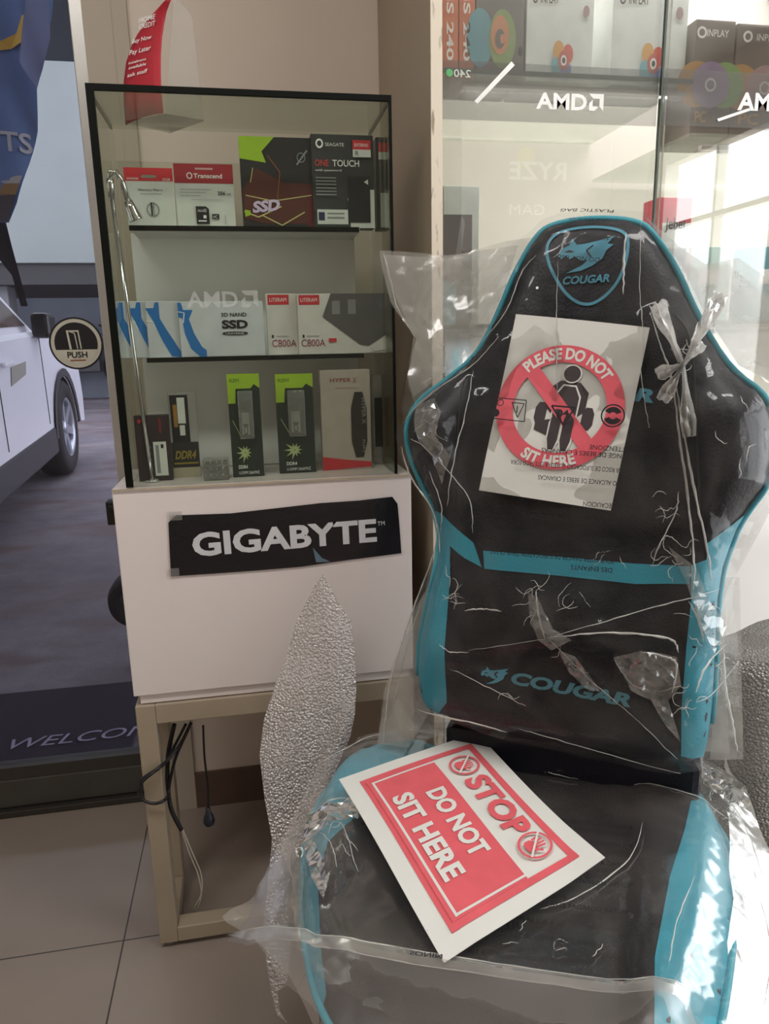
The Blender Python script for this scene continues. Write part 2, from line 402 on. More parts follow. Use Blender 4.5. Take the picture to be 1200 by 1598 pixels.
# =================================================================== OUTSIDE
SL = .05
def gz(y): return SL*(y-1.95)
def Gp(px, py):    # point on the sloping street
    n = Vector((0, -SL, 1)); return on(px, py, n, -SL*1.95)
def road_mat():
    m = bpy.data.materials.new('worn_concrete'); m.use_nodes = True; nt = m.node_tree; N = nt.nodes; L = nt.links; b = N['Principled BSDF']
    g = N.new('ShaderNodeTexCoord')
    n = N.new('ShaderNodeTexNoise'); n.inputs['Scale'].default_value = 1.6; n.inputs['Detail'].default_value = 9; n.inputs['Roughness'].default_value = .7; L.new(g.outputs['Object'], n.inputs['Vector'])
    r = N.new('ShaderNodeValToRGB'); e = r.color_ramp.elements; e[0].position = .3; e[0].color = lin('#57505a'); e[1].position = .7; e[1].color = lin('#817c82')
    L.new(n.outputs['Fac'], r.inputs[0])
    mp = N.new('ShaderNodeMapping'); mp.inputs['Scale'].default_value = (1.2, 3, 1); L.new(g.outputs['Object'], mp.inputs[0])
    n2 = N.new('ShaderNodeTexNoise'); n2.inputs['Scale'].default_value = 1.3; n2.inputs['Detail'].default_value = 4; L.new(mp.outputs[0], n2.inputs['Vector'])
    r2 = N.new('ShaderNodeValToRGB'); e = r2.color_ramp.elements; e[0].position = .5; e[0].color = (0, 0, 0, 1); e[1].position = .66; e[1].color = (1, 1, 1, 1); L.new(n2.outputs['Fac'], r2.inputs[0])
    mx = N.new('ShaderNodeMixRGB'); mx.inputs[2].default_value = lin('#645455'); L.new(r2.outputs[0], mx.inputs[0]); L.new(r.outputs[0], mx.inputs[1])
    L.new(mx.outputs[0], b.inputs['Base Color']); b.inputs['Roughness'].default_value = .7
    bu = N.new('ShaderNodeBump'); bu.inputs['Strength'].default_value = .5; bu.inputs['Distance'].default_value = .02; L.new(n.outputs['Fac'], bu.inputs['Height']); L.new(bu.outputs[0], b.inputs['Normal'])
    return m
ROAD = road_mat()
y0, y1 = YD+.06, 26
o = B().add([(-16, y0, gz(y0)), (6, y0, gz(y0)), (6, 9.5, gz(9.5)), (6, y1, gz(9.5)), (-16, y1, gz(9.5)), (-16, 9.5, gz(9.5))],
            [(0, 1, 2, 5), (5, 2, 3, 4)], ROAD).build('street_ground'); o['kind'] = 'structure'
# canopy roof over the forecourt and the far building
CAN = M('dark_canopy_metal', '#38444a', .6)
struct(B().box((-12, YD+.1, 3.0), (4, 5.4, 3.1), CAN), 'canopy')
FAS = M('pale_fascia', '#7d8583', .6, var=.04, scale=2)
bd = empty('far_building', (-4, 12, gz(9.5)), 'shop building across the street with blank pale fascia over dark open bays', 'building')
p0 = Yp(60, 412, 10.5); p1 = Yp(60, 62, 10.5)
B().box((-14, 10.4, p0.z), (6, 10.8, p1.z), FAS, .01).build('fascia', bd)
B().box((-14, 10.45, p0.z-.26), (6, 13, p0.z), M('dark_soffit', '#2c2c2e', .6)).build('soffit', bd)
B().box((-14, 10.3, p1.z), (6, 13, p1.z+.9), CAN).build('roof_edge', bd)
GW = M('grey_blue_wall', '#7e8590', .7, var=.12, scale=2)
B().box((-14, 14.0, gz(9.5)), (6, 14.3, p0.z), GW).build('rear_wall', bd)
for k, x in enumerate((-9.5, -6.6, -3.2, .2)): B().box((x-.16, 10.6, gz(9.5)), (x+.16, 10.95, p0.z-.26), M('grey_pillar', '#6c6d72', .6), .01).build('pillar', bd)
for x in (-8.4, -5.6, -4.4):
    f = B().box((x-.4, 13.94, 1.5), (x+.4, 14.0, 2.4), M('pale_frame', '#c3c8cc'), .01).build('window', bd)
    B().box((x-.32, 13.92, 1.58), (x+.32, 13.95, 2.32), M('dim_pane', '#39424c', .15)).build('pane', f)
# white van in the bay
def wheel(parent, c, axis, R, W, rimcol, name='wheel'):
    ax = Vector(axis).normalized(); c = Vector(c)
    b = B(); b.lathe([(R*.62, -W/2), (R*.9, -W/2), (R*.97, -W*.42), (R, -W*.25), (R, W*.25), (R*.97, W*.42), (R*.9, W/2), (R*.62, W/2), (R*.60, W*.3), (R*.6, -W*.3), (R*.62, -W/2)], M('tyre_rubber', '#1c1b1d', .75), c, ax, 40)
    w = b.build(name, parent)
    b = B(); b.lathe([(R*.64, W*.46), (R*.6, W*.5), (R*.57, W*.4), (R*.56, -W*.2)], rimcol, c, ax, 40)
    b.lathe([(0, W*.42), (R*.13, W*.42), (R*.15, W*.34), (R*.15, W*.1)], rimcol, c, ax, 20)
    e = ax.orthogonal().normalized(); g = ax.cross(e)
    for k in range(6):
        a = k*PI/3; dr = e*math.cos(a)+g*math.sin(a); sd = ax.cross(dr)
        b.prism([c+ax*W*.28+dr*R*.1-sd*R*.1, c+ax*W*.34+dr*R*.6-sd*R*.07, c+ax*W*.34+dr*R*.6+sd*R*.07, c+ax*W*.28+dr*R*.1+sd*R*.1], ax*W*.1, rimcol)
    b.lathe([(0, 0), (R*.55, 0)], M('brake_dark', '#26262a', .5), c+ax*W*.1, ax, 24)
    b.build('rim', w); return w
RIM = M('alloy_rim', '#b4b8c4', .3, .7)
def vehicle(name, label, cat, org, fwd, side_prof, cab, L, Wd, paint, wheels, R, sill=True, detail=True):
    """local x forward, y to the visible side, z up"""
    up = Vector((0, -SL*fwd[1], 1)).normalized(); up = Vector((0, 0, 1)) if not detail else up
    X = Vector(fwd); X = (X-up*X.dot(up)).normalized(); Yv = X.cross(up).normalized()   # right side of the car
    org = Vector(org)
    T = lambda x, y, z: org+X*x+Yv*y+up*z
    e = empty(name, org, label, cat)
    # body with wheel arches
    pf = []
    for w in sorted(wheels):
        for k in range(13):
            a = PI-PI*k/12; pf.append((w+R*1.14*math.cos(a), R*.95+R*1.14*math.sin(a)))
    pf = [(0.05, .38)]+[(p[0], max(p[1], .3)) for p in pf]+[(L-.05, .32)]
    poly = pf+side_prof
    b = B(); n = len(poly)
    rows = []
    for (y, sh) in ((0, .05), (-.03, .0), (-Wd+.03, .0), (-Wd, .05)):
        cx, cz = L/2, .6
        rows.append([T(cx+(p[0]-cx)*(1-sh*.25), y, cz+(p[1]-cz)*(1-sh)) for p in poly])
    vs = sum(rows, []); fs = [tuple(range(n)), tuple(range(3*n, 4*n))[::-1]]
    for i in range(3):
        for k in range(n): fs.append((i*n+k, i*n+(k+1) % n, (i+1)*n+(k+1) % n, (i+1)*n+k))
    b.add(vs, fs, paint); b.build('body', e)
    # greenhouse
    zt = max(c[1] for c in cab); zb = min(c[1] for c in cab)
    def ins(z): return .05+.17*(z-zb)/(zt-zb)
    b = B(); n = len(cab)
    vs = [T(p[0], -ins(p[1]), p[1]) for p in cab]+[T(p[0], -Wd+ins(p[1]), p[1]) for p in cab]
    b.add(vs, [tuple(range(n)), tuple(range(n, 2*n))[::-1]]+[(i, (i+1) % n, n+(i+1) % n, n+i) for i in range(n)], paint); b.build('cabin', e, bevel=.02)
    return e, T, ins
PAINT = M('white_car_paint', '#e8e9f2', .28, 0, .02, 3, coat=.6)
GLZ = M('tinted_window', '#5a4f4b', .08, 0, .3, 3)
wf = Gp(112, 738)    # front wheel contact
Lc, Rw = 4.55, .385
fwd = Vector((-.035, 1, 0))
org = wf-fwd*3.72+Vector((.02, 0, 0)); org.z = gz(org.y)
car, T, ins = vehicle('car', 'white car parked outside the glass door, dark sill and alloy front wheel', 'car', org, fwd,
    [(4.55, .55), (4.5, .82), (4.3, 1.0), (3.5, 1.12), (3.15, 1.16), (.3, 1.14), (.02, 1.0), (0, .6)],
    [(.25, 1.12), (.55, 1.62), (1.3, 1.74), (2.2, 1.72), (3.3, 1.14)], Lc, 1.82, PAINT, (.85, 3.72), Rw)
for wx in (.85, 3.72):
    wheel(car, T(wx, -.10, Rw), T(0, 1, 0)-T(0, 0, 0), Rw, .22, RIM); wheel(car, T(wx, -1.72, Rw), T(0, -1, 0)-T(0, 0, 0), Rw, .22, RIM)
DK = M('dark_trim', '#38363c', .5)
b = B(); b.obox(T(1.36, .012, .26), T(1.9, 0, 0)-T(0, 0, 0), T(0, -.1, 0)-T(0, 0, 0), T(0, 0, .2)-T(0, 0, 0), DK, .02); b.build('sill_trim', car)
for w in (.85, 3.72):
    b = B()
    for k in range(12):
        a, a2 = PI*k/12, PI*(k+1)/12; q = lambda r, an, y: T(w+r*math.cos(an), y, Rw*.95+r*math.sin(an))
        r1, r2 = Rw*1.12, Rw*1.28
        b.add([q(r1, a, .015), q(r2, a, .015), q(r2, a2, .015), q(r1, a2, .015), q(r1, a, -.2), q(r1, a2, -.2)], [(0, 1, 2, 3), (0, 3, 5, 4)], DK)
    b.build('arch_trim', car)
def glazing(nm, pts):
    b = B(); b.prism([T(x, -ins_(z)+.006, z) for x, z in pts], T(0, -.01, 0)-T(0, 0, 0), GLZ); return b.build(nm, car)
ins_ = lambda z: .05+.17*(z-1.12)/(1.74-1.12)
glazing('side_window', [(2.02, 1.2), (2.05, 1.64), (2.2, 1.64), (3.08, 1.2)]); glazing('side_window', [(1.1, 1.2), (1.15, 1.64), (1.95, 1.64), (1.95, 1.2)])
b = B(); b.box((0, 0, 0), (.12, .22, .17), BLACK, .03)
mm = b.build('wing_mirror', car); mm.data.transform(Matrix.Translation(T(2.92, .0, 1.12)))
for x in (2.0, 3.12): b = B(); b.obox(T(x, .004, .5), T(.008, 0, 0)-T(0, 0, 0), T(0, -.01, 0)-T(0, 0, 0), T(0, 0, .62)-T(0, 0, 0), DK); b.build('door_seam', car)
b = B(); b.obox(T(2.1, .03, .98), T(.2, 0, 0)-T(0, 0, 0), T(0, -.03, 0)-T(0, 0, 0), T(0, 0, .03)-T(0, 0, 0), PAINT, .01); b.build('door_handle', car)
b = B(); b.prism([T(2.25, .006, .86), T(2.62, .006, .9), T(2.66, .006, .98), T(2.3, .006, .97)], T(0, -.004, 0)-T(0, 0, 0), M('grey_patch', '#8d8b84')); b.build('grey_sticker', car)
# van
org = Vector((-9.2, 12.1, gz(9.5)))
van, TV, iv = vehicle('van', 'pale van standing in the open bay across the street', 'van', org, Vector((1, .05, 0)),
    [(4.4, .6), (4.3, 1.0), (3.9, 1.2), (3.6, 1.25), (.1, 1.25), (0, .6)], [(.1, 1.2), (.15, 1.98), (2.9, 2.0), (3.75, 1.2)], 4.4, 1.7, M('pale_blue_paint', '#b9c3d2', .35), (.8, 3.6), .33, detail=False)
for wx in (.8, 3.6): wheel(van, TV(wx, -.1, .33), TV(0, 1, 0)-TV(0, 0, 0), .33, .2, RIM)
b = B(); b.prism([TV(2.2, -.03, 1.3), TV(2.2, -.15, 1.8), TV(2.8, -.15, 1.8), TV(3.5, -.03, 1.3)], (0, -.02, 0), GLZ); b.build('side_window', van)
b = B(); b.prism([TV(.3, -.03, 1.3), TV(.3, -.15, 1.8), TV(2.05, -.15, 1.8), TV(2.05, -.03, 1.3)], (0, -.02, 0), GLZ); b.build('side_window', van)
# motorcycle
mp_ = Gp(138, 604)
mc = empty('motorcycle', mp_, 'small dark motorcycle with tan seat parked far across the street', 'motorcycle')
q = lambda x, z, y=0: Vector((mp_.x+x, mp_.y+y, mp_.z+z))
for x in (-.55, .6):
    b = B(); b.lathe([(.24, -.04), (.29, -.05), (.32, 0), (.29, .05), (.24, .04)], M('tyre_rubber', ''), q(x, .32), (0, 1, 0), 28); w = b.build('wheel', mc)
    B().lathe([(.24, 0), (.22, .03), (.03, .03), (0, .03)], CHROME, q(x, .32), (0, -1, 0), 18).build('rim', w)
B().tube([q(-.55, .32), q(-.2, .5), (q(.2, .55)), q(.4, .85), q(.6, .32)], .05, BLACK).build('frame', mc)
B().lathe([(0, -.3), (.12, -.25), (.17, 0), (.13, .22), (0, .28)], M('teal_grey_tank', '#47535a', .3), q(.12, .75), (1, 0, .1), 20).build('fuel_tank', mc)
B().box(q(-.65, .72, -.13), q(-.05, .84, .13), M('tan_seat', '#a0764c', .6), .04).build('seat', mc)
B().tube([q(.35, 1.05, -.32), q(.42, 1.0, -.1), q(.42, 1.0, .1), q(.35, 1.05, .32)], .02, BLACK).build('handlebar', mc)
B().lathe([(0, 0), (.1, .02), (.11, .08), (.04, .16)], CHROME, q(.58, .9), (-1, 0, 0), 16).build('headlamp', mc)
B().box(q(-.2, .25, -.12), q(.25, .5, .12), M('engine_grey', '#5d5d60', .4, .6), .03).build('engine', mc)
# door mat
mA, mB = Zp(215, 1156, .012), Zp(212, 1098, .012)
mat = empty('door_mat', (-.8, 2.3, gz(2.3)), 'dark purple WELCOME door mat lying just outside the glass door', 'mat')
MATM = M('purple_mat_pile', '#2b2233', .95, 0, .3, 200, bump=.8, bscale=400)
x0, x1, ya, yb = -1.35, -.42, 2.03, 2.52
B().add([(x0, ya, gz(ya)+.014), (x1, ya, gz(ya)+.014), (x1, yb, gz(yb)+.014), (x0, yb, gz(yb)+.014), (x0, ya, gz(ya)+.001), (x1, ya, gz(ya)+.001), (x1, yb, gz(yb)+.001), (x0, yb, gz(yb)+.001)],
        [(0, 1, 2, 3), (0, 1, 5, 4), (1, 2, 6, 5), (2, 3, 7, 6), (3, 0, 4, 7), (7, 6, 5, 4)], MATM).build('pile', mat)
tA, tB = Gp(12, 1178), Gp(262, 1150)
un = (tB-tA); s = D(frame(tA+Vector((0, 0, .017)), un.normalized(), Vector((0, 1, SL)).normalized(), (0, 0, 1), eps=.0008))
s.text('WELCOME', 0, .0, un.length*1.02, .055, M('grey_mat_letters', '#a79db4', .9), .0, .25)
s.v = s.v
s.build('lettering', mat, fix=False)
# black tyre resting outside by the door
c = Yp(214, 932, 2.66)
ty = B(); Rr = (Yp(170, 932, 2.66)-c).length
tz = gz(2.66)
t = B(); t.lathe([(Rr*.55, -.06), (Rr*.9, -.07), (Rr, -.03), (Rr, .03), (Rr*.9, .07), (Rr*.55, .06), (Rr*.5, 0), (Rr*.55, -.06)], M('tyre_rubber', ''), c, (0, 1, 0), 48)
hub = empty('hose_reel', (c.x, c.y, tz), 'round black hose reel outside the glass door behind the display stand', 'hose reel')
t.build('rim', hub); B().box((c.x-.03, c.y-.04, tz), (c.x+.03, c.y+.04, c.z), BLACK, .004).build('post', hub)
# blue cloth banner hanging outside
BLUE = M('blue_banner_cloth', '#6c88b8', .7, 0, .15, 4)
bn = empty('hanging_banner', Yp(20, 200, 2.6), 'blue cloth banner with a yellow swoosh and white letters hanging outside', 'banner')
def cloth(pix, Y, step, mat, name, amp=.02, par=None, fr=22, off=0.):
    poly = [(Yp(x, y, Y).x, Yp(x, y, Y).z) for x, y in pix]
    V, Fc = tri_patch(poly, step)
    def mp(x, z, l=0): return Vector((x, Y+off-l*.0012+amp*math.sin(fr*x+1.5*math.sin(3*z)+2*z)+amp*.5*math.sin(fr*2.3*x+4*z), z))
    b = B(); b.add([mp(p[0], p[1]) for p in V], Fc, mat, True); n = len(V)
    b.add([mp(p[0], p[1])+Vector((0, .003, 0)) for p in V], Fc, mat, True)
    o = b.build(name, par, fix=False); return o, mp
o, mpb = cloth([(-130, -80), (84, -80), (80, 30), (58, 130), (55, 200), (44, 250), (28, 318), (15, 348), (-130, 348)], 2.6, .03, BLUE, 'banner_cloth', .02, bn)
cloth([(60, -60), (86, 25), (88, 75), (78, 125), (69, 152), (52, 128), (40, 110), (52, 40)], 2.6, .025, M('blue_grey_cloth', '#7f8ab0', .6, 0, .15, 4), 'folded_tail', .015, bn, off=-.07)
s = D(lambda x, z, l: mpb(x, z, l)-Vector((0, .004, 0)))
bx = lambda x, y: (Yp(x, y, 2.6).x, Yp(x, y, 2.6).z)
YEL = M('yellow_swoosh', '#e8bb44', .6)
s.poly([bx(-30, 80), bx(0, 62), bx(25, 52), bx(38, 30), bx(46, 30), bx(48, 45), bx(38, 66), bx(15, 74), bx(0, 77)], YEL)
a = bx(6, 238); s.text('TS', a[0], a[1], bx(49, 238)[0]-a[0], bx(6, 205)[1]-a[1], M('grey_white_print', '#c3c6c9'), .02)
s.poly([bx(-60, 275), bx(36, 275), bx(33, 288), bx(-60, 288)], M('pale_stripe', '#b9b7b0')); s.poly([bx(-60, 288), bx(33, 288), bx(28, 306), bx(-60, 306)], M('ochre_stripe', '#9a7a4a'))
s.poly([bx(-60, 306), bx(27, 306), bx(15, 347), bx(-60, 347)], M('brown_stripe', '#4a4446'))
s.build('print', bn, fix=False)
o, _ = cloth([(-60, 330), (6, 330), (18, 380), (34, 440), (44, 478), (34, 478), (20, 430), (-5, 400), (-60, 420)], 2.7, .03, M('black_cloth', '#26252a', .8), 'banner_strap', .01, None)
o.name = 'umbrella_cloth'; tag(o, 'black folded umbrella cloth hanging below the blue banner outside', 'umbrella')
o.name = 'folded_umbrella'

# =================================================================== DISPLAY STAND, BOX AND GLASS CASE
STEEL = M('cream_powder_coat', '#a69884', .38, .15, .05, 10)
XL, XR, YB = -.249, .289, 1.50
st = empty('display_stand', ((XL+XR)/2, 1.41, 0), 'cream metal frame stand carrying the white display box', 'stand')
t = .036
def bar(a, b, nm, th=t): B().box(a, b, STEEL, .002).build(nm, st)
for (x, y) in ((XL, YF), (XR-t, YF), (XL, YB-t), (XR-t, YB-t)): bar((x, y, .012), (x+t, y+t, .545), 'leg')
for y in (YF, YB-t):
    bar((XL+t, y, .505), (XR-t, y+t, .545), 'top_rail')
    if y == YF: bar((XL+t, y, .012), (XR-t, y+t, .046), 'bottom_rail')
for x in (XL, XR-t): bar((x, YF+t, .505), (x+t, YB-t, .545), 'side_rail'); bar((x, YF+t, .012), (x+t, YB-t, .046), 'side_rail')
for (x, y) in ((XL+.018, YF+.018), (XR-.018, YF+.018), (XL+.018, YB-.018), (XR-.018, YB-.018)):
    B().lathe([(0, 0), (.012, 0), (.012, .012), (0, .012)], M('grey_foot', '#77736c'), (x, y, 0), (0, 0, 1), 16).build('foot', st)
LAM = M('white_laminate', '#ded4d0', .38, 0, .025, 3)
box = B().box((XL+.0, YF-.0, .566), (XR, 1.53, .963), LAM, .0015).build('display_box'); tag(box, 'large white laminate box cabinet on the cream metal stand', 'cabinet')
B().box((XL+.01, YF+.006, .547), (XR-.006, 1.525, .566), LAM, .001).build('plinth', box)
B().box((XL+.001, YF-.003, .959), (XR-.001, YF+.0005, .9628), M('worn_edge', '#a89a86')).build('edge_band', box)
# GIGABYTE banner
pl = lambda x, y: Yp(x, y, YF-.001)
bq = [pl(267, 899), pl(626, 862), pl(612, 776), pl(263, 808)]
gb = B(); 
edge = [(267, 899), (330, 895), (400, 890), (470, 884), (540, 874), (626, 863), (623, 820), (620, 786), (612, 775), (560, 781), (500, 785), (430, 793), (360, 801), (275, 804), (263, 815), (265, 860)]
gb.prism([pl(*q)+Vector((0, -.0006, 0)) for q in edge], (0, -.0012, 0), M('black_banner_vinyl', '#17161a', .22, 0, .3, 8, bump=.4, bscale=25))
gbo = gb.build('brand_banner'); tag(gbo, 'black GIGABYTE banner taped slantwise on the white display box', 'banner')
a, b_ = pl(302, 869), pl(588, 845); u = (b_-a); uw = u.length; u.normalize(); v = Vector((-u.z, 0, u.x))
s = D(frame(a+Vector((0, -.0026, 0)), u, v, (0, -1, 0)))
hh = (pl(588, 810)-pl(588, 845)).length
s.text('GIGABYTE', 0, 0, uw, hh*1.04, M('silver_print', '#c9c9cb', .4), .035); s.text('TM', uw+.002, hh*.72, .014, .008, MC['silver_print'])
s.build('lettering', gbo, fix=False)
B().prism([pl(488, 854)-Vector((0, .0022, 0)), pl(502, 870)-Vector((0, .0022, 0)), pl(515, 876)-Vector((0, .0022, 0)), pl(493, 877)-Vector((0, .0022, 0))], (0, -.0004, 0), M('blue_tear', '#5c7380', .3)).build('torn_patch', gbo)
B().obox(pl(265, 812)-Vector((0, .0035, 0)), (.022, 0, 0), (0, .0008, 0), (0, 0, .016), film('sticky_tape', .1, .2, '#dddddd', '#ffffff', .6, .1, base=.1)).build('tape', gbo)
B().obox(pl(268, 898)-Vector((.004, .0035, 0)), (.018, 0, 0), (0, .0008, 0), (0, 0, .014), MC['sticky_tape']).build('tape', gbo)

CX0, CX1, CZ0, CZ1, CYB = -.223, .262, .965, 1.607, 1.53
case = empty('glass_display_case', (0.02, 1.42, .963), 'tall glass display case with black edges standing on the white box', 'display case')
EDG = M('black_glass_edge', '#0a0d0a', .45, spec=.15)
B().box((CX0+.004, YF, CZ0), (CX1-.004, YF+.004, CZ1-.008), GLASS).build('front_pane', case)
B().box((CX0, YF+.006, CZ0), (CX0+.004, CYB-.004, CZ1-.008), GLASS).build('side_pane', case)
B().box((CX1-.004, YF+.006, CZ0), (CX1, CYB-.004, CZ1-.008), GLASS).build('side_pane', case)
B().box((CX0+.005, CYB-.004, CZ0), (CX1-.005, CYB, 1.545), GLASS).build('rear_pane', case)
B().box((CX0+.003, YF+.003, CZ1-.006), (CX1-.003, CYB, CZ1), GLASS).build('top_pane', case)
B().box((CX0-.001, YF-.001, CZ1-.008), (CX1+.001, YF+.006, CZ1+.001), EDG).box((CX0-.001, YF+.006, CZ1-.007), (CX0+.002, CYB, CZ1+.001), EDG).box((CX1-.002, YF+.006, CZ1-.007), (CX1+.001, CYB, CZ1+.001), EDG).build('top_edge', case)
B().box((CX0-.001, YF-.001, CZ0), (CX0+.011, YF+.005, CZ1-.008), EDG).build('corner_strip', case)
B().box((CX1-.004, YF-.001, CZ0), (CX1+.001, YF+.005, CZ1-.008), EDG).build('corner_strip', case)
B().box((-.203, 1.505, CZ0), (.222, 1.512, 1.415), M('white_backboard', '#f0f0ee', .5, 0, .02, 3)).build('back_board', case)
WS = M('white_shelf', '#dcdcd8', .45)
for zt, xa, xb in ((1.413, -.189, .2185), (1.186, -.18, .222)):
    sh = B().box((xa, 1.405, zt-.0075), (xb, 1.505, zt), WS).build('shelf', case)
    B().box((xa-.001, 1.3985, zt-.0085), (xb-.002, 1.4045, zt), EDG).build('shelf_edge', sh)
# faint letters on the glass front
a = Yp(292, 480, YF-.001); s = D(frame(a, (1, 0, 0), (0, 0, 1), (0, -1, 0)))
w = (Yp(372, 480, YF)-a).length; s.text('AMD', 0, 0, w, .026, GHOST, .02)
def arrow(s, x, y, h, mat):
    s.poly([(x, y+h), (x+h, y+h), (x+h, y), (x+h*.72, y+h*.28), (x+h*.72, y+h*.72), (x+h*.28, y+h*.72)], mat)
    s.poly([(x, y), (x, y+h*.42), (x+h*.24, y+h*.66), (x+h*.24, y+h*.24), (x+h*.64, y+h*.24), (x+h*.4, y)], mat)
arrow(s, w+.006, -.001, .028, GHOST); s.build('faint_lettering', case, fix=False)

# ---- packaged goods
def pack(name, label, cat, x0, y0, x1, y1, Y, depth, mat, group=None, yaw=0., lean=0., zb=None, zfloor=None, bev=.001):
    """upright carton whose front face fills the pixel box (x0,y0)-(x1,y1) at depth plane Y. returns obj, decal with 0..1 coords"""
    A = Yp(x0, y1, Y); C = Yp(x1, y1, Y); Tp = Yp((x0+x1)/2, y0, Y)
    z0 = zb if zb is not None else A.z
    W = (C-A).xz.length if yaw == 0 else (C-A).length/math.cos(yaw); Hh = Tp.z-z0
    u = Vector((math.cos(yaw), math.sin(yaw), 0)); n = Vector((math.sin(yaw), -math.cos(yaw), 0)); v = Vector((0, 0, 1))
    if lean: v = (v-n*math.sin(lean)).normalized(); n2 = u.cross(v).normalized()
    else: n2 = n
    o = Vector((A.x, Y, z0)); Hh = Hh/v.z
    b = B(); b.obox(o, u*W, -n2*depth, v*Hh, mat, bev)
    ob = b.build(name); tag(ob, label, cat, group)
    s = D(lambda x, y, l: o+u*(x*W)+v*(y*Hh)+n2*(.0003+l*.00018)); s.W = W; s.Hh = Hh
    s.edge = (o, u, v, n2, W, Hh)
    return ob, s
SH1, SH2, SH3 = 1.4131, 1.1861, .9632
CARD = M('white_card', '#dcdfd9', .5)
# top shelf
o, s = pack('memory_card_pack', 'small red and white blister card leftmost on the top case shelf', 'memory card pack', 200, 262, 275, 346, 1.42, .006, CARD, zb=SH1)
s.rect(0, .78, 1, 1, RED); s.poly([(.33, .85), (.38, .88), (.62, .88), (.68, .86), (.62, .83), (.38, .83)], M('hang_slot', '#8f8f80')); s.text('SANDISK', .05, .80, .25, .035, SNOW); s.text('32GB', .78, .79, .16, .04, SNOW)
s.text('Memory Micro', .27, .6, .5, .05, INK); s.rect(.3, .56, .75, .565, INK)
s.ring(.54, .3, .1, .12, M('grey_ink', '#8b908e'), ax=1.1); s.rect(.5, .2, .53, .42, INK); s.rect(.55, .2, .57, .42, M('grey_ink', '')); s.build('print', o, fix=False)
o, s = pack('memory_card_pack', 'red topped Transcend 256 GB memory card pack on the top shelf', 'memory card pack', 277, 256, 368, 346, 1.425, .012, CARD, zb=SH1)
s.rect(0, .70, 1, 1, DRED); s.rect(.36, .91, .66, .94, M('pale_slot', '#c8a0a0')); s.text('Transcend', .33, .78, .48, .07, SNOW, .015); s.ring(.26, .815, .035, .05, SNOW); s.text('256', .72, .52, .13, .06, INK, .02); s.text('GB', .87, .52, .07, .03, INK)
for k in range(3): s.rect(.08, .6-k*.05, .62-.1*k, .608-k*.05, MC['grey_ink'])
s.rect(.26, .44, .8, .445, MC['grey_ink']); s.poly([(.33, .06), (.33, .34), (.5, .34), (.55, .3), (.55, .06)], INK); s.text('microSD', .36, .25, .15, .05, SNOW); s.rect(.36, .1, .5, .12, SNOW); s.rect(.45, .15, .5, .2, SNOW)
s.rect(.6, .14, .72, .22, INK); s.text('HC', .62, .155, .07, .045, SNOW); s.rect(.82, .06, .83, .2, MC['grey_ink']); s.build('print', o, fix=False)
LIME = M('lime_print', '#a5c92e', .5); BRN = M('rust_brown_print', '#5b2b22', .5); DRK = M('charcoal_card', '#2a292b', .45)
o, s = pack('ssd_carton', 'large black carton with lime corner and SSD lettering on the top shelf', 'drive box', 380, 214, 500, 352, 1.418, .04, DRK, zb=SH1+.0, bev=.001)
s.poly([(0, 1), (0, .76), (.33, .72), (.28, .84), (.45, 1)], LIME); s.poly([(.02, .1), (.02, .42), (.2, .66), (.55, .5), (.98, .5), (.98, .05), (.3, .05)], BRN)
s.rect(.86, .22, 1, .42, M('deep_red_print', '#701c24')); s.rect(.84, .02, 1, .22, MC['deep_red_print'])
YL = M('pale_yellow_line', '#d9d08a')
s.line([(.05, .36), (.4, .3), (.9, .37)], .01, YL); s.line([(.02, .18), (.2, .12), (.5, .24)], .014, YL); s.line([(.25, .14), (.5, .03), (.8, .18)], .012, YL)
s.line([(.45, .3), (.5, .62), (.35, .8)], .008, M('orange_line', '#b06a3a')); s.line([(.12, .5), (.16, .66)], .01, YL)
s.poly([(.03, .12), (.1, .14), (.1, .19), (.03, .2)], LIME)
s.text('SSD', .13, .16, .36, .13, M('lilac_print', '#d8c6e4'), .05, .2, .10); s.ring(.78, .78, .045, .055, MC['grey_ink']); s.line([(.72, .7), (.86, .86)], .02, MC['grey_ink'])
s.build('print', o, fix=False)
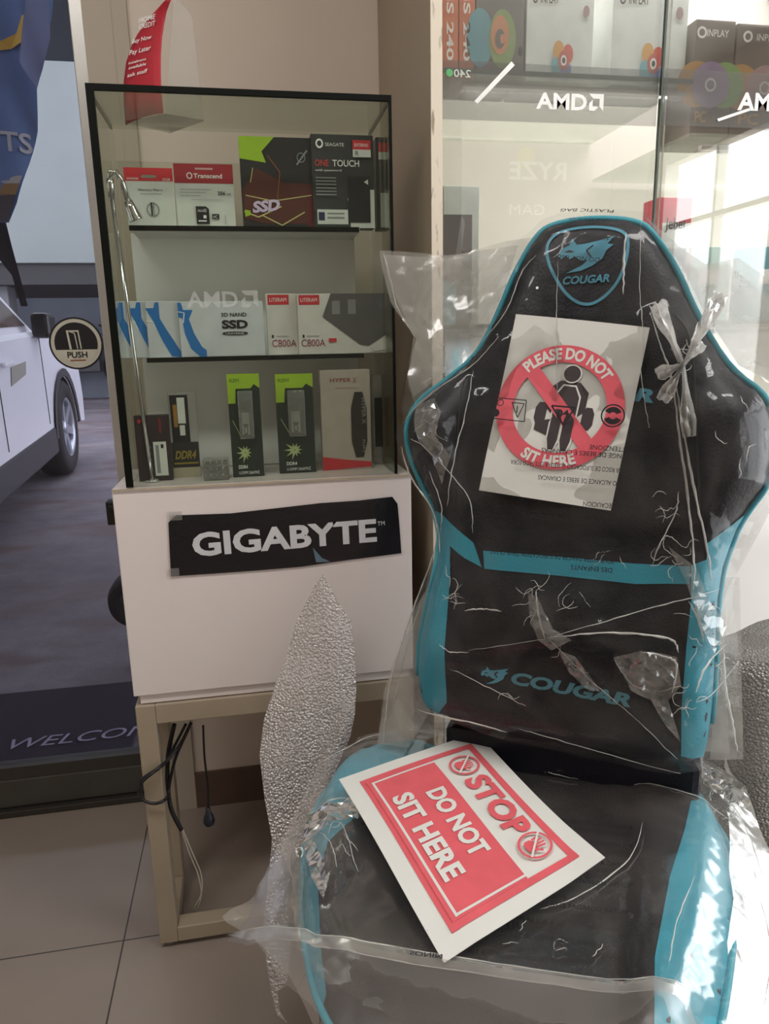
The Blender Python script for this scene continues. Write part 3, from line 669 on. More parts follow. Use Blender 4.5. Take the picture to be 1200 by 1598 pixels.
def seagate(label, x0, x1, full, grp=None):
    o, s = pack('hard_drive_box', label, 'drive box', x0, 210 if full else 214, x1, 349, 1.412 if full else 1.424, .03, M('dark_grey_card', '#3c3d3f', .4), grp, zb=SH1)
    if full:
        s.rect(0, 0, 1, .18, DRK); s.poly([(.55, 0), (.55, .32), (.8, .42), (1, .42), (1, 0)], CARD); s.poly([(0, 0), (0, .15), (.5, .15), (.55, .35), (.6, .2), (.6, 0)], M('green_black', '#2b352f'))
        s.rect(.06, .04, .56, .2, CARD); s.rect(.08, .08, .18, .17, M('navy_ink', '#252a55')); s.rect(.22, .10, .5, .12, MC['grey_ink']); s.rect(.22, .15, .5, .165, MC['grey_ink'])
        s.rect(.57, .06, .93, .56, M('drive_black', '#242427', .4)); s.poly([(.83, .5), (.9, .53), (.9, .47)], SNOW)
        s.text('ONE', .05, .66, .22, .07, M('orange_red_ink', '#c9483c'), .01); s.text('TOUCH', .33, .66, .43, .07, SNOW, .01); s.text('with password', .05, .60, .42, .03, SNOW)
        for k in range(3): s.rect(.05, .53-k*.035, .38, .545-k*.035, MC['grey_ink'])
        for k in range(3): s.rect(.05, .42-k*.035, .38, .435-k*.035, MC['grey_ink'])
        s.text('SEAGATE', .22, .87, .3, .035, SNOW); s.ring(.13, .895, .03, .05, SNOW, ax=1.2)
        s.rect(.66, .84, .95, .94, RED); s.text('EXTERNO', .69, .87, .22, .035, SNOW); s.rect(.66, .76, .95, .84, CARD); s.text('R', .7, .775, .06, .05, INK)
    else:
        s.rect(.2, .84, 1, .94, RED); s.rect(.2, .76, 1, .84, CARD); s.rect(.3, .02, 1, .4, CARD)
    s.build('print', o, fix=False)
seagate('dark Seagate ONE TOUCH drive box at the right of the top shelf', 490, 585, True)
seagate('dark drive box half hidden at the right glass, beside the ONE TOUCH box', 589, 607, False)
# middle shelf
SBLUE = M('azure_print', '#1f78c8', .45)
CARD2 = M('cool_white_card', '#d5d9df', .45)
where = ['leftmost, behind the chrome pole', 'second from the left', 'third from the left']
for k, (x0, Yk) in enumerate(((178, 1.425), (205, 1.42), (233, 1.414))):
    o, s = pack('ssd_carton', 'white drive box with blue star on middle shelf, '+where[k], 'drive box', x0, 470, x0+50, 552, Yk, .022, CARD2, 'star solid state drive boxes', zb=SH2)
    s.poly([(0, .88), (.25, .88), (.3, .98), (.42, .98), (.42, .7), (.6, .5), (1, .1), (1, 0), (.7, .02), (.45, .3), (.2, .66)], SBLUE); s.line([(0, .66), (.2, .64), (.28, .5)], .03, SNOW)
    s.build('print', o, fix=False)
o, s = pack('ssd_carton', 'wide white 3D NAND SSD box with a blue star, centre of middle shelf', 'drive box', 283, 470, 414, 551, 1.406, .022, CARD2, 'star solid state drive boxes', zb=SH2)
s.poly([(0, .0), (0, .0)], SBLUE) if False else None
s.poly([(.0, .72), (.0, .98), (.04, .98), (.06, .85), (.17, .85), (.12, .68), (.17, .42), (.25, .18), (.3, .12), (.3, 0), (.22, 0), (.12, .15), (.06, .42), (.04, .7)], SBLUE)
s.line([(.0, .82), (.07, .8), (.05, .62)], .014, SNOW)
s.text('3D NAND', .5, .72, .3, .07, INK, .02); s.text('SSD', .5, .5, .31, .16, INK, .045); s.poly(smooth_poly([(.5, .38), (.8, .38), (.81, .45), (.5, .45)], 2), INK); s.text('UNIVERSE', .54, .395, .22, .04, CARD2)
s.build('print', o, fix=False)
CARD3 = M('warm_white_card', '#dcd8d4', .5)
GREYP = M('graphite_print', '#5b5859', .5)
def c800(label, x0, x1, Y, full):
    o, s = pack('ssd_carton', label, 'drive box', x0, 458, x1, 549, Y, .02, CARD3, None, zb=SH2)
    f = 45/(x1-x0) if full else 1
    s.rect(.06*f, .82, .75*f, .98, RED); s.text('LITERAM', .12*f, .87, .55*f, .06, SNOW)
    s.text('C800A', .14*f if not full else .03, .13, .8*f if not full else .27, .12, M('maroon_ink', '#96404e'), 0); s.rect(.14*f, .28, .2*f, .33, INK); s.rect(.28*f, .3, .7*f, .31, MC['grey_ink'])
    if full:
        s.poly([(.28, .62), (.38, 1), (1, 1), (1, .3), (.8, .12), (.7, .15)], GREYP); s.rect(.39, .66, .48, .88, M('mid_grey_print', '#8a8888')); s.rect(.57, .66, .66, .9, MC['mid_grey_print'])
        s.poly([(.82, .12), (1, .3), (1, .05), (.85, .03)], CARD3); s.rect(.34, .2, .43, .26, RED)
    s.build('print', o, fix=False)
c800('narrow looking C800A drive box with red corner, behind the bigger one', 419, 466, 1.425, False)
c800('wide C800A drive box with graphite polygon at the right of middle shelf', 467, 602, 1.408, True)
# bottom level
MAR = M('dark_maroon_card', '#33262a', .5)
o, s = pack('memory_module_box', 'low dark maroon memory box with white barcode label beside the chrome pole', 'memory box', 216, 648, 269, 734, 1.375, .02, MAR, zb=SH3)
s.rect(.5, .08, .88, .6, CARD); s.rect(.56, .12, .66, .55, MC['grey_ink']); s.rect(.72, .5, .8, .56, INK)
for k in range(5): s.rect(.36, .1+k*.1, .42, .15+k*.1, MC['grey_ink'])
s.text('MEMORIA', .72, .95, .22, .06, RED, rot=-PI/2); s.poly([(.1, .92), (.16, .96), (.22, .92), (.16, .88)], RED); s.build('print', o, fix=False)
o, s = pack('memory_module_blister', 'upright blister with black and gold memory stick above a DDR4 card', 'memory stick pack', 270, 612, 312, 722, 1.40, .012, BLISTER, zb=SH3)
s.rect(.06, .3, .72, .97, INK); s.rect(.32, .64, .6, .94, CARD); s.rect(.16, .6, .3, .86, M('gold_foil', '#b58a45', .35, .6)); s.rect(.36, .5, .55, .62, CARD)
s.rect(0.0, .0, 1, .42, DRK); s.rect(0.0, .0, 1, .12, M('cream_label', '#b9b29a')); s.text('DDR4', .1, .22, .8, .1, M('olive_gold', '#a59443', .5, .3), .03, .3); s.rect(.05, .16, .95, .18, MC['olive_gold'])
s.build('print', o, fix=False)
for k in range(3):
    A = Yp(318, 747, 1.345); C = Yp(358, 747, 1.345); w = C.x-A.x; h = .0125; z0 = SH3+k*(h+.0006)
    o = B().box((A.x, 1.345, z0), (C.x, 1.345+w*.75, z0+h), BLISTER, .002).build('plastic_case')
    tag(o, ['flat clear plastic case of metal parts, bottom of the stack of three', 'flat clear plastic case of metal parts, middle of the stack of three', 'flat clear plastic case of metal parts, topmost of the stack of three'][k], 'case', 'clear cases stacked in the display case')
    b = B()
    for j in range(4): b.box((A.x+.004+j*w*.23, 1.349, z0+.003), (A.x+.004+j*w*.23+w*.18, 1.345+w*.6, z0+h-.003), M('steel_parts', '#8b8a86', .3, .9), .001)
    b.build('metal_part', o)
TCARD = M('green_black_card', '#20302a', .4)
def spider(label, x0, y0, x1, y1, Y):
    o, s = pack('headset_pack', label, 'hanging pack', x0, y0, x1, y1, Y, .014, TCARD, 'green and black hanging packs', zb=SH3)
    o.name = 'memory_stick_pack'
    s.poly([(0, 1), (0, .72), (.22, .72), (.25, .86), (.72, .86), (.82, .9), (1, .86), (1, 1)], LIME); s.text('KLEVV', .08, .92, .3, .035, TCARD)
    s.rect(.3, .4, .76, .84, M('blister_grey', '#5f6b6a', .2)); s.rect(.38, .42, .62, .63, CARD); s.ring(.5, .46, .03, .05, INK, ax=1.3); s.rect(.42, .5, .58, .52, INK)
    for a in np.linspace(0, 2*PI, 11)[:-1]:
        R1 = .2 if int(a*10) % 2 else .13; s.poly([(.44+.05*math.cos(a+1.3), .24+.02*math.sin(a+1.3)), (.44+R1*1.5*math.cos(a), .24+R1*.55*math.sin(a)), (.44+.05*math.cos(a-1.3), .24+.02*math.sin(a-1.3))], M('pale_green_splash', '#b7c48a'))
    s.text('DDR4', .2, .085, .28, .035, SNOW, .02); s.text('U-DIMM 2666MHZ', .2, .03, .65, .03, SNOW); s.line([(.1, .56), (.3, .42)], .012, MC['pale_green_splash'])
    s.build('print', o, fix=False)
    o_, u, v, n, W, Hh = s.edge
    b = B(); q = lambda x, y: o_+u*(x*W)+v*(y*Hh)+n*.012
    b.obox(o_+u*(.3*W)+v*(.38*Hh)+n*.002, u*(.46*W), n*.010, v*(.46*Hh), BLISTER, .002); b.build('blister_window', o)
    return o
spider('green and black hanging pack standing left of its twin in the case bottom', 363, 583, 412, 728, 1.37)
spider('green and black hanging pack next to the beige HYPERX box', 436, 583, 493, 724, 1.385)
HYP = M('beige_card', '#b5aaa0', .5)
o, s = pack('hyperx_box', 'tall beige HYPERX box with red base at the right of the case bottom', 'box', 504, 577, 580, 718, 1.395, .03, HYP, zb=SH3)
o.name = 'memory_kit_box'
s.poly([(0, 0), (1, .02), (1, .07), (.5, .1), (0, .14)], RED); s.text('HYPER', .2, .88, .42, .04, MC['maroon_ink'], .01); s.text('X', .64, .87, .1, .05, MC['maroon_ink'], 0, .3); s.rect(.3, .82, .75, .824, MC['maroon_ink'])
s.poly(smooth_poly([(.6, .12), (.92, .12), (.92, .78), (.6, .78)], 1), M('umber_print', '#2c2624', .4)); s.text('HYPER X', .82, .72, .26, .08, MC['grey_ink'], .01, 0, -PI/2); s.text('FURY', .82, .3, .14, .05, MC['grey_ink'], .02, 0, -PI/2)
s.build('print', o, fix=False)
o, s = pack('clear_box', 'clear plastic box with brown insert against the right glass wall', 'box', 584, 585, 598, 712, 1.44, .03, BLISTER, zb=SH3)
s.rect(.15, .2, 1, .75, M('umber_print', '')); s.build('brown_insert', o, fix=False)
# chrome pole lamp inside the case
b0 = Zp(238, 751, SH3+.0005); top = Yp(172, 288, b0.y)
lp = empty('pole_lamp', b0, 'chrome pole lamp at the front left corner inside the glass case', 'lamp')
B().lathe([(0, 0), (.013, 0), (.014, .002), (.012, .004), (.005, .006), (0, .006)], CHROME, b0, (0, 0, 1), 32).build('base', lp)
B().tube([b0, b0+(top-b0)*.97], .0038, CHROME, 14).build('pole', lp)
tq = b0+(top-b0)*.97
B().lathe([(0, 0), (.006, 0), (.0065, .02), (.006, .028), (0, .03)], CHROME, tq-Vector((0, 0, .004)), (0, 0, 1), 20).build('collar', lp)
hd = Yp(205, 325, b0.y+.01)
B().tube([tq+Vector((0, 0, .024)), tq+Vector((.002, 0, .034)), tq+Vector((.01, .003, .036)), tq+Vector((.018, .006, .022)), hd+Vector((-.004, 0, .012))], .005, CHROME, 12).build('bent_arm', lp)
ax = (hd-tq).normalized(); B().lathe([(0, -.012), (.007, -.012), (.009, 0), (.0115, .018), (.0125, .02), (.010, .02), (0, .016)], CHROME, hd, (.35, .1, -1), 24).build('lamp_head', lp)
# ---- leaflet holder on the case top
A, Bq, C_, Dq = Zp(198, 199, CZ1+.0015), Zp(257, 179, CZ1+.0015), Zp(318, 189, CZ1+.0015), Zp(265, 208, CZ1+.0015)
A.y = min(A.y, 1.52); 
ho = empty('leaflet_holder', (A+C_)/2, 'clear acrylic leaflet holder standing on the glass case top', 'holder')
B().prism([A, Bq, C_, Dq], (0, 0, .002), ACRYL).build('base_plate', ho)
ba, bb = A+Vector((.003, .002, .003)), Bq+Vector((.001, .003, .003))
def hpt(x, y, base=A, o2=Bq):
    # point seen at pixel, on the vertical plane through A and B
    dd = (o2-base); n = Vector((-dd.y, dd.x, 0)).normalized(); return on(x, y, n, base.dot(n))
B().prism([bb, C_+Vector((0, 0, .002)), hpt(300, 25, Bq, C_), hpt(272, -10, Bq, C_)], (.0, .002, 0), ACRYL).build('rear_panel', ho)
rows = [(198, 257, 198, 179), (195, 254, 165, 150), (195, 253, 130, 118), (199, 253, 100, 90), (207, 255, 75, 62), (216, 258, 57, 42), (232, 262, 35, 22), (252, 267, 17, 8), (268, 270, 3, 1)]
b = B(); vs = []; nrm = Vector((-(Bq-A).y, (Bq-A).x, 0)).normalized()
for (xa, xb, ya, yb) in rows:
    for k in range(7):
        t_ = k/6; p = hpt(xa+(xb-xa)*t_, ya+(yb-ya)*t_); vs.append(p-nrm*(.003+.008*math.sin(PI*t_)))
fs = [(r*7+k, r*7+k+1, r*7+k+8, r*7+k+7) for r in range(len(rows)-1) for k in range(6)]
b.add([v+Vector((0, 0, .002)) for v in vs], fs, M('crimson_leaflet', '#b32634', .45), True)
lf = b.build('red_leaflet', None, fix=False); tag(lf, 'curved crimson Buy Now Pay Later leaflet in the clear holder', 'leaflet')
so = lf.modifiers.new('thick', 'SOLIDIFY'); so.thickness = .0006
s = D(lambda x, y, l: hpt(x, y)-nrm*(.0115+.003*0+l*.0001))
def ptxt(s, t, x, y, w, h, mat, bold=0, rot=-.25):
    vs, fs, a0, a1, b0_, b1 = textmesh(t, bold, 0.); c, q = math.cos(rot), math.sin(rot); o = []
    for X, Y in vs:
        X = (X-a0)/(a1-a0)*w; Y = (Y-b0_)/(b1-b0_)*h; o.append(s.mp(x+X*c+Y*.15, y-(Y)+X*q, 1))
    s.add(o, fs, mat)
for t_, x, y, w, h in (('HOME', 224, 40, 26, 8), ('CREDIT', 224, 50, 26, 8), ('Buy Now', 213, 74, 31, 9), ('Pay Later', 209, 92, 34, 10), ('instalment', 208, 104, 28, 4), ('available', 208, 112, 28, 5), ('ask staff', 206, 124, 32, 6)): ptxt(s, t_, x, y, w, h, SNOW, .01)
s.build('lettering', lf, fix=False)

# ---- cables under the stand
CB = M('black_cable', '#18161a', .5)
def Ys(pts, Y): return [Yp(x, y, Y+(q[0] if q else 0)) for (x, y, *q) in pts]
def spline(P, n=6):
    P = [Vector(p) for p in P]; o = []
    for i in range(len(P)-1):
        a, b, c, d_ = P[max(i-1, 0)], P[i], P[i+1], P[min(i+2, len(P)-1)]
        for k in range(n):
            t = k/n; o.append(.5*((2*b)+(c-a)*t+(2*a-5*b+4*c-d_)*t*t+(3*b-a-3*c+d_)*t**3))
    return o+[P[-1]]
YC = 1.30
o = B().tube(spline(Ys([(298, 1128, .06), (282, 1160, .06), (262, 1186, .03), (245, 1200, 0), (222, 1216, 0), (219, 1230, 0), (222, 1247, 0), (240, 1254, -.003), (256, 1249, 0), (262, 1240, .05), (266, 1215, .06), (275, 1180, .06), (293, 1140, .06)], YC)), .0032, CB, 8).tube(spline(Ys([(290, 1130, .065), (272, 1165, .065), (258, 1190, .04), (240, 1205, -.004), (222, 1221, -.004), (216, 1238, 0)], YC)), .0028, CB, 8).build('power_cable')
tag(o, 'black cables looped around the left front leg of the stand', 'cable')
o = B().tube(spline(Ys([(272, 1130, .07), (262, 1180, .07), (262, 1230, .06), (268, 1265, .05), (283, 1295, .05)], YC)), .0045, CB, 8).build('cable_bundle')
tag(o, 'thick black cable bundle hanging inside the stand frame, ending in white wires', 'cable')
WC = M('white_wire', '#b9b2a6', .5)
b = B()
for dx in (0, 5): b.tube(spline(Ys([(283+dx*.3, 1293, .05), (295+dx, 1330, .05), (309+dx, 1365, .05), (314, 1395, .05), (308-dx, 1418, .06), (300+dx*1.5, 1432, .07), (315+dx, 1446, .07)], YC)), .0013, WC, 6)
o2 = b.build('white_wire', o)
pg = Ys([(317, 1132, .1), (319, 1180, .1), (324, 1225, .1), (325, 1268, .1)], YC)
o = B().tube(spline(pg), .0022, CB, 8).build('extension_cable'); tag(o, 'thin black cord with a round plug hanging free under the box', 'cord')
e = pg[-1]; B().lathe([(0, .012), (.005, .011), (.006, 0), (.010, -.008), (.0125, -.02), (.010, -.028), (0, -.03)], M('navy_plug', '#1d2430', .4), e, (0, 0, 1), 20).build('plug', o)
CABLE_END = 1
# =================================================================== TALL GLASS CABINET
cb = empty('tall_glass_cabinet', (1.0, 1.55, 0), 'tall pale cabinet with sliding glass doors on the right behind the chair', 'cabinet')
SIDE = M('tan_side_panel', '#9c8e7a', .5, 0, .05, 3)
XC0, XC1, XC2 = .331, .351, 2.2
SD = B().box((XC0, YF, 0), (XC1, YW-.002, 2.6), SIDE).build('side_panel', cb)
def edge_mat():
    m = bpy.data.materials.new('chipped_edge'); m.use_nodes = True; nt = m.node_tree; N = nt.nodes; L = nt.links; b = N['Principled BSDF']
    g = N.new('ShaderNodeTexCoord'); mp = N.new('ShaderNodeMapping'); mp.inputs['Scale'].default_value = (40, 40, 9); L.new(g.outputs['Object'], mp.inputs[0])
    n = N.new('ShaderNodeTexNoise'); n.inputs['Scale'].default_value = 2; n.inputs['Detail'].default_value = 6; L.new(mp.outputs[0], n.inputs['Vector'])
    r = N.new('ShaderNodeValToRGB'); e = r.color_ramp.elements; e[0].position = .32; e[0].color = lin('#9b8c78'); e[1].position = .4; e[1].color = lin('#ddd2c0'); L.new(n.outputs['Fac'], r.inputs[0]); L.new(r.outputs[0], b.inputs['Base Color'])
    return m
B().box((XC0, YF-.0025, 0), (XC1, YF-.0002, 2.6), edge_mat()).build('front_edge', cb)
CW = M('cabinet_interior', '#e0dad2', .5, 0, .02, 3)
B().box((XC1, YW-.02, .93), (XC2, YW-.004, 2.6), CW).build('rear_panel', cb)
B().box((XC1, YF+.03, .91), (XC2, YW-.02, .93), CW).build('cabinet_floor', cb)
B().box((XC2, YF, 0), (XC2+.02, YW-.002, 2.6), CW).build('side_panel', cb)
WDR = M('white_gloss_door', '#f2f1ee', .12, 0, .02, 3, coat=1.)
def added_strip(z, y, x0, x1, pw):
    B().box((x0, y-.006, z), (x1, y+.006, z+.008), ALU, .001).build('added_strip_housing', cb)
    l = area('added_cabinet_fill', ((x0+x1)/2, y, z-.002), (0, 0, 0), x1-x0, .012, pw, (1, .97, .97))  # added light without a seen source, brightens the cabinet interior
added_strip(2.3, 1.345, .4, 2.1, 25); added_strip(1.64, 1.36, .4, .83, .9); added_strip(1.55, 1.36, .87, 2.1, 3); added_strip(1.21, 1.36, .4, 2.1, 4)
B().box((XC1, YF+.02, .05), (XC2, YW-.02, .90), CW).build('base_carcass', cb)
for k in range(4):
    xa = XC1+.002+k*(XC2-XC1)/4; B().box((xa, YF, .08), (xa+(XC2-XC1)/4-.004, YF+.018, .90), WDR, .002).build('base_door', cb)
B().box((XC1, YF-.002, .905), (XC2, YF+.03, .93), ALU, .002).build('bottom_track', cb)
ZS = 1.668
def shelf(z, xa, xb, nm='glass_shelf'): B().box((xa, YF+.045, z-.008), (xb, YW-.022, z), GLASS).build(nm, cb); 
shelf(ZS, XC1+.002, .842); shelf(1.235, XC1+.002, XC2-.002)
B().box((XC1+.002, YF+.04, ZS-.008), (.842, YF+.0445, ZS), M('green_glass_edge', '#6d8078', .2)).build('shelf_edge', cb)
B().box((XC1+.002, YF+.04, 1.227), (XC2-.002, YF+.0445, 1.235), MC['green_glass_edge']).build('shelf_edge', cb)
B().box((XC1+.002, YF+.014, .93), (.775, YF+.019, 2.58), CABGLASS).build('sliding_door', cb)
B().box((.757, YF+.004, .93), (XC2, YF+.009, 2.58), CABGLASS).build('sliding_door', cb)
B().box((.757, YF+.003, .93), (.7605, YF+.010, 2.58), M('dark_glass_line', '#5c665f', .2)).build('glass_edge', cb)
# vinyl on the glass, plus one painted reflection
yv = YF+.0135
s = D(frame((0, yv, 0), (1, 0, 0), (0, 0, 1), (0, -1, 0), eps=.0004))
pv = lambda x, y, Y=yv: (Yp(x, y, Y).x, Yp(x, y, Y).z)
s.rect(XC1+.004, 1.578, .756, ZS+.002, FROST)
VW = M('white_vinyl', '#f5f5f3', .5)
s.poly([pv(740, 158), pv(745, 162), pv(803, 102), pv(798, 96)], VW)
a = pv(836, 170); w = pv(915, 170)[0]-a[0]; s.text('AMD', a[0], a[1], w, pv(836, 144)[1]-a[1], VW, .03); arrow(s, a[0]+w+.004, a[1], pv(836, 143)[1]-a[1], VW)
a = pv(690, 120); s.text('240', a[0]+.02, a[1], .03, .012, M('painted_reflection', '#c2c9c0'), .01, mirror=True); s.disc(a[0]+.012, a[1]+.006, .006, M('painted_reflection_green', '#5fae6d'))  # mirrored digits and dot: the boxes' shelf reflection painted on the band
s.build('vinyl_band', cb, fix=False)
yv2 = YF+.0035
s = D(frame((0, yv2, 0), (1, 0, 0), (0, 0, 1), (0, -1, 0), eps=.0004)); pv2 = lambda x, y: pv(x, y, yv2)
s.rect(.762, 1.578, XC2-.01, ZS+.002, FROST)
a = pv2(1150, 172); w = pv2(1228, 172)[0]-a[0]; s.text('AMD', a[0], a[1], w, .03, VW, .03); arrow(s, a[0]+w+.004, a[1], .03, VW)
s.poly([pv2(1118, 186), pv2(1120, 190), pv2(1170, 173), pv2(1168, 169)], VW); s.build('vinyl_band', cb, fix=False)
# goods in the cabinet, top shelf
ORG = M('orange_print', '#d5703c', .5)
def cpack(name, label, cat, x0, y0, x1, Y, dep, mat, z, grp=None, bev=.001):
    A = Yp(x0, 300, Y); C = Yp(x1, 300, Y); zt = Yp((x0+x1)/2, y0, Y).z
    o = Vector((A.x, Y, z)); W = C.x-A.x; Hh = zt-z
    ob = B().box(o, (C.x, Y+dep, zt), mat, bev).build(name); tag(ob, label, cat, grp)
    s = D(lambda x, y, l: o+Vector((x*W, -.0004-l*.00018, y*Hh))); s.W = W; s.Hh = Hh
    return ob, s
ZT = ZS+.0005
for k, (a, b_) in enumerate(((691, 714), (716, 739))):
    o, s = cpack('fan_box', ['orange fan box spine leftmost on the top cabinet shelf', 'orange fan box spine second from the left on the top cabinet shelf'][k], 'box', a, -30, b_, 1.40, .12, ORG, ZT, 'orange spined boxes')
    s.text('GS 240', .26, .98, .8, .45, SNOW, .02, 0, -PI/2); s.rect(.1, .02, .9, .1, M('deep_orange', '#b8552c')); s.build('print', o, fix=False)
o, s = cpack('cooler_box', 'dark grey cooler box with three coloured fan rings beside the orange boxes', 'box', 741, -30, 812, 1.40, .12, M('slate_card', '#6d6a68', .5), ZT)
for cx, cy, c in ((.1, .42, '#5e9fae'), (.62, .42, '#8aa860'), (.62, .42, '#c98a5a')):
    pass
s.disc(.08, .42, .3, M('teal_ring', '#5e9fae'), ax=.95); s.disc(.55, .42, .3, M('olive_ring', '#88a064'), ax=.95); s.disc(.5, .46, .2, M('peach_ring', '#d08c64'), ax=.95); s.disc(.5, .42, .1, MC['slate_card']); s.disc(.55, .42, .05, M('peach_ring', ''))
s.disc(.93, .3, .05, INK); s.build('print', o, fix=False)
for k, (a, b_, lab) in enumerate(((816, 916, 'white INPLAY cooler box, left one of the two white boxes'), (944, 1056, 'white INPLAY cooler box, right one by the glass door line'))):
    o, s = cpack('cooler_box', lab, 'box', a, -30, b_, 1.40, .12, M('white_box_card', '#e4e9e6', .45), ZT, 'white cooler boxes')
    s.text('INPLAY', .2, .78, .27, .09, INK, .01); s.ring(.12, .82, .03, .05, INK, ax=.8); s.disc(.88, .72, .06, M('plum_dot', '#a08088'), ax=.8)
    cols = ('#d8574a', '#e0a54a', '#6fb5c0', '#7a8fc8')
    for j in range(4):
        a_ = j*PI/2+.6; s.disc(.54+.1*math.cos(a_), .22+.12*math.sin(a_), .1, M('fan_tint_%d' % j if False else ['coral_tint', 'amber_tint', 'aqua_tint', 'violet_tint'][j], cols[j]), ax=.8)
    s.disc(.56, .22, .1, M('coral_deep', '#c8574f'), ax=.8); s.disc(.56, .22, .055, SNOW, ax=.8); s.disc(.56, .22, .03, INK, ax=.8)
    s.build('print', o, fix=False)
# dark boxes to the right on a lower ledge
B().box((.846, YF+.05, 1.574), (XC2-.03, YW-.03, 1.58), GLASS).build('lower_ledge', cb)
for k, (a, b_, yt, lab) in enumerate(((1069, 1128, 30, 'dark INPLAY fan box with purple ring on the right bay ledge'), (1131, 1235, 38, 'dark INPLAY fan box cut by the photo edge with pink ring'))):
    o, s = cpack('cooler_box', lab, 'box', a, yt, b_, 1.385, .12, M('umber_card', '#5b5048', .5), 1.5805, 'dark fan boxes')
    w = s.W/s.Hh
    s.text('INPLAY', .28, .86, .55 if k == 0 else .35, .06, SNOW, .01); s.ring(.15, .89, .03, .05, SNOW, ax=1/w)
    for cx, c, nm in ((.1, '#c08a3a', 'amber_ring'), (.82, '#7fae5a', 'leaf_ring'), (.45, '#9a86a8' if k == 0 else '#b08484', 'lilac_ring' if k == 0 else 'rose_ring')): s.disc(cx, .45, .2, M(nm, c), ax=1/w)
    s.ring(.45, .45, .04, .06, SNOW, ax=1/w); s.text('PC', .1, .12, .3, .1, M('amber_ring', ''), .02); s.build('print', o, fix=False)
ZM = 1.2355
# tablet like pack left
o, s = cpack('accessory_box', 'pale boxed accessory with dark window at the left of the cabinet shelf', 'box', 692, 290, 748, 1.42, .05, M('pale_teal_card', '#c9d3cd', .5), ZM)
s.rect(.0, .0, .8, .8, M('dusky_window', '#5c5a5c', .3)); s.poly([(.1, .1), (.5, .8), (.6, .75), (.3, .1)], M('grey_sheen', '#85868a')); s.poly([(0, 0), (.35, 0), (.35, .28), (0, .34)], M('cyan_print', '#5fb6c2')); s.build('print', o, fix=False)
o, s = cpack('accessory_box', 'blue grey box on the lower cabinet level seen through the film', 'box', 694, 512, 737, 1.42, .06, M('blue_grey_card', '#93a8b4', .5), .9305)
s.disc(.4, .8, .08, M('cyan_print', '')); s.disc(.75, .78, .08, SNOW); s.build('print', o, fix=False)
# Jebel pack
o, s = cpack('headset_box', 'red topped white box marked Jebel on the cabinet shelf above the chair', 'box', 1030, 308, 1082, 1.39, .06, M('rosy_card', '#d04a5a', .5), ZM)
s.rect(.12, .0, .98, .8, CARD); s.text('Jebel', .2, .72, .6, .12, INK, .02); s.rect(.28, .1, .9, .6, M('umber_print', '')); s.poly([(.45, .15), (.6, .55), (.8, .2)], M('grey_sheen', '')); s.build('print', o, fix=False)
for k, (a, b_, yt, c, nm, lab) in enumerate(((1085, 1150, 385, '#9fc4ba', 'mint_card', 'mint green box on the cabinet shelf behind the film'), (1182, 1260, 385, '#3f8d99', 'deep_teal_card', 'deep teal box at the right end of the cabinet shelf'))):
    o, s = cpack('accessory_box', lab, 'box', a, yt, b_, 1.42, .06, M(nm, c, .5), ZM); s.rect(.2, .5, .7, .7, SNOW); s.build('print', o, fix=False)
for k, (a, b_, yt, c, nm, lab) in enumerate(((1100, 1165, 560, '#c5d6d2', 'pale_mint_card', 'pale mint box on the lower cabinet level behind the chair'),)):
    o, s = cpack('accessory_box', lab, 'box', a, yt, b_, 1.42, .06, M(nm, c, .5), .9305); s.rect(.2, .5, .7, .7, SNOW); s.build('print', o, fix=False)
# promotional posters on the rear side of the room, seen mirrored in the cabinet glass
def mirror_to(px, py, ypl):
    d = ray(px, py); t = (YF+.014-CP.y)/d.y; p = CP+d*t; d2 = Vector((d.x, -d.y, d.z)); return p+d2*((ypl-p.y)/d2.y)
a, b_ = mirror_to(795, 280, -2.6), mirror_to(885, 245, -2.6); c = mirror_to(850, 335, -2.6)
XW = (min(a.x, b_.x)-.35, max(a.x, b_.x)+.35); 
ps = B().box((XW[0], -2.62, c.z-.25), (XW[1], -2.6, b_.z+.22), M('poster_board', '#b7ada3', .6), .003).box(((XW[0]+XW[1])/2-.03, -2.66, 0), ((XW[0]+XW[1])/2+.03, -2.621, b_.z), ALU, .003).build('poster_stand')
tag(ps, 'poster board on a post facing the cabinet, seen only as a faint mirrored reflection', 'poster')
s = D(lambda x, y, l: Vector((x, -2.599+l*.0004, y)))
# text as seen by someone facing the poster (looking towards -y): x runs right to left
def back_text(t, pL, pR, h, mat, bold=.02):
    vs, fs, a0, a1, b0_, b1 = textmesh(t, bold, 0.); w = abs(pR.x-pL.x); x1 = max(pL.x, pR.x)
    s.add([s.mp(x1-(X-a0)/(a1-a0)*w, pL.z+(Y-b0_)/(b1-b0_)*h, 2) for X, Y in vs], fs, mat)
back_text('RYZE', a, b_, .12, SNOW); back_text('GAM', mirror_to(795, 335, -2.6), mirror_to(850, 335, -2.6), .07, SNOW, .0)
a = mirror_to(820, 255, -2.6); s.disc(a.x, a.z+.04, .07, M('sun_yellow', '#d8c45a')); s.build('print', ps, fix=False)
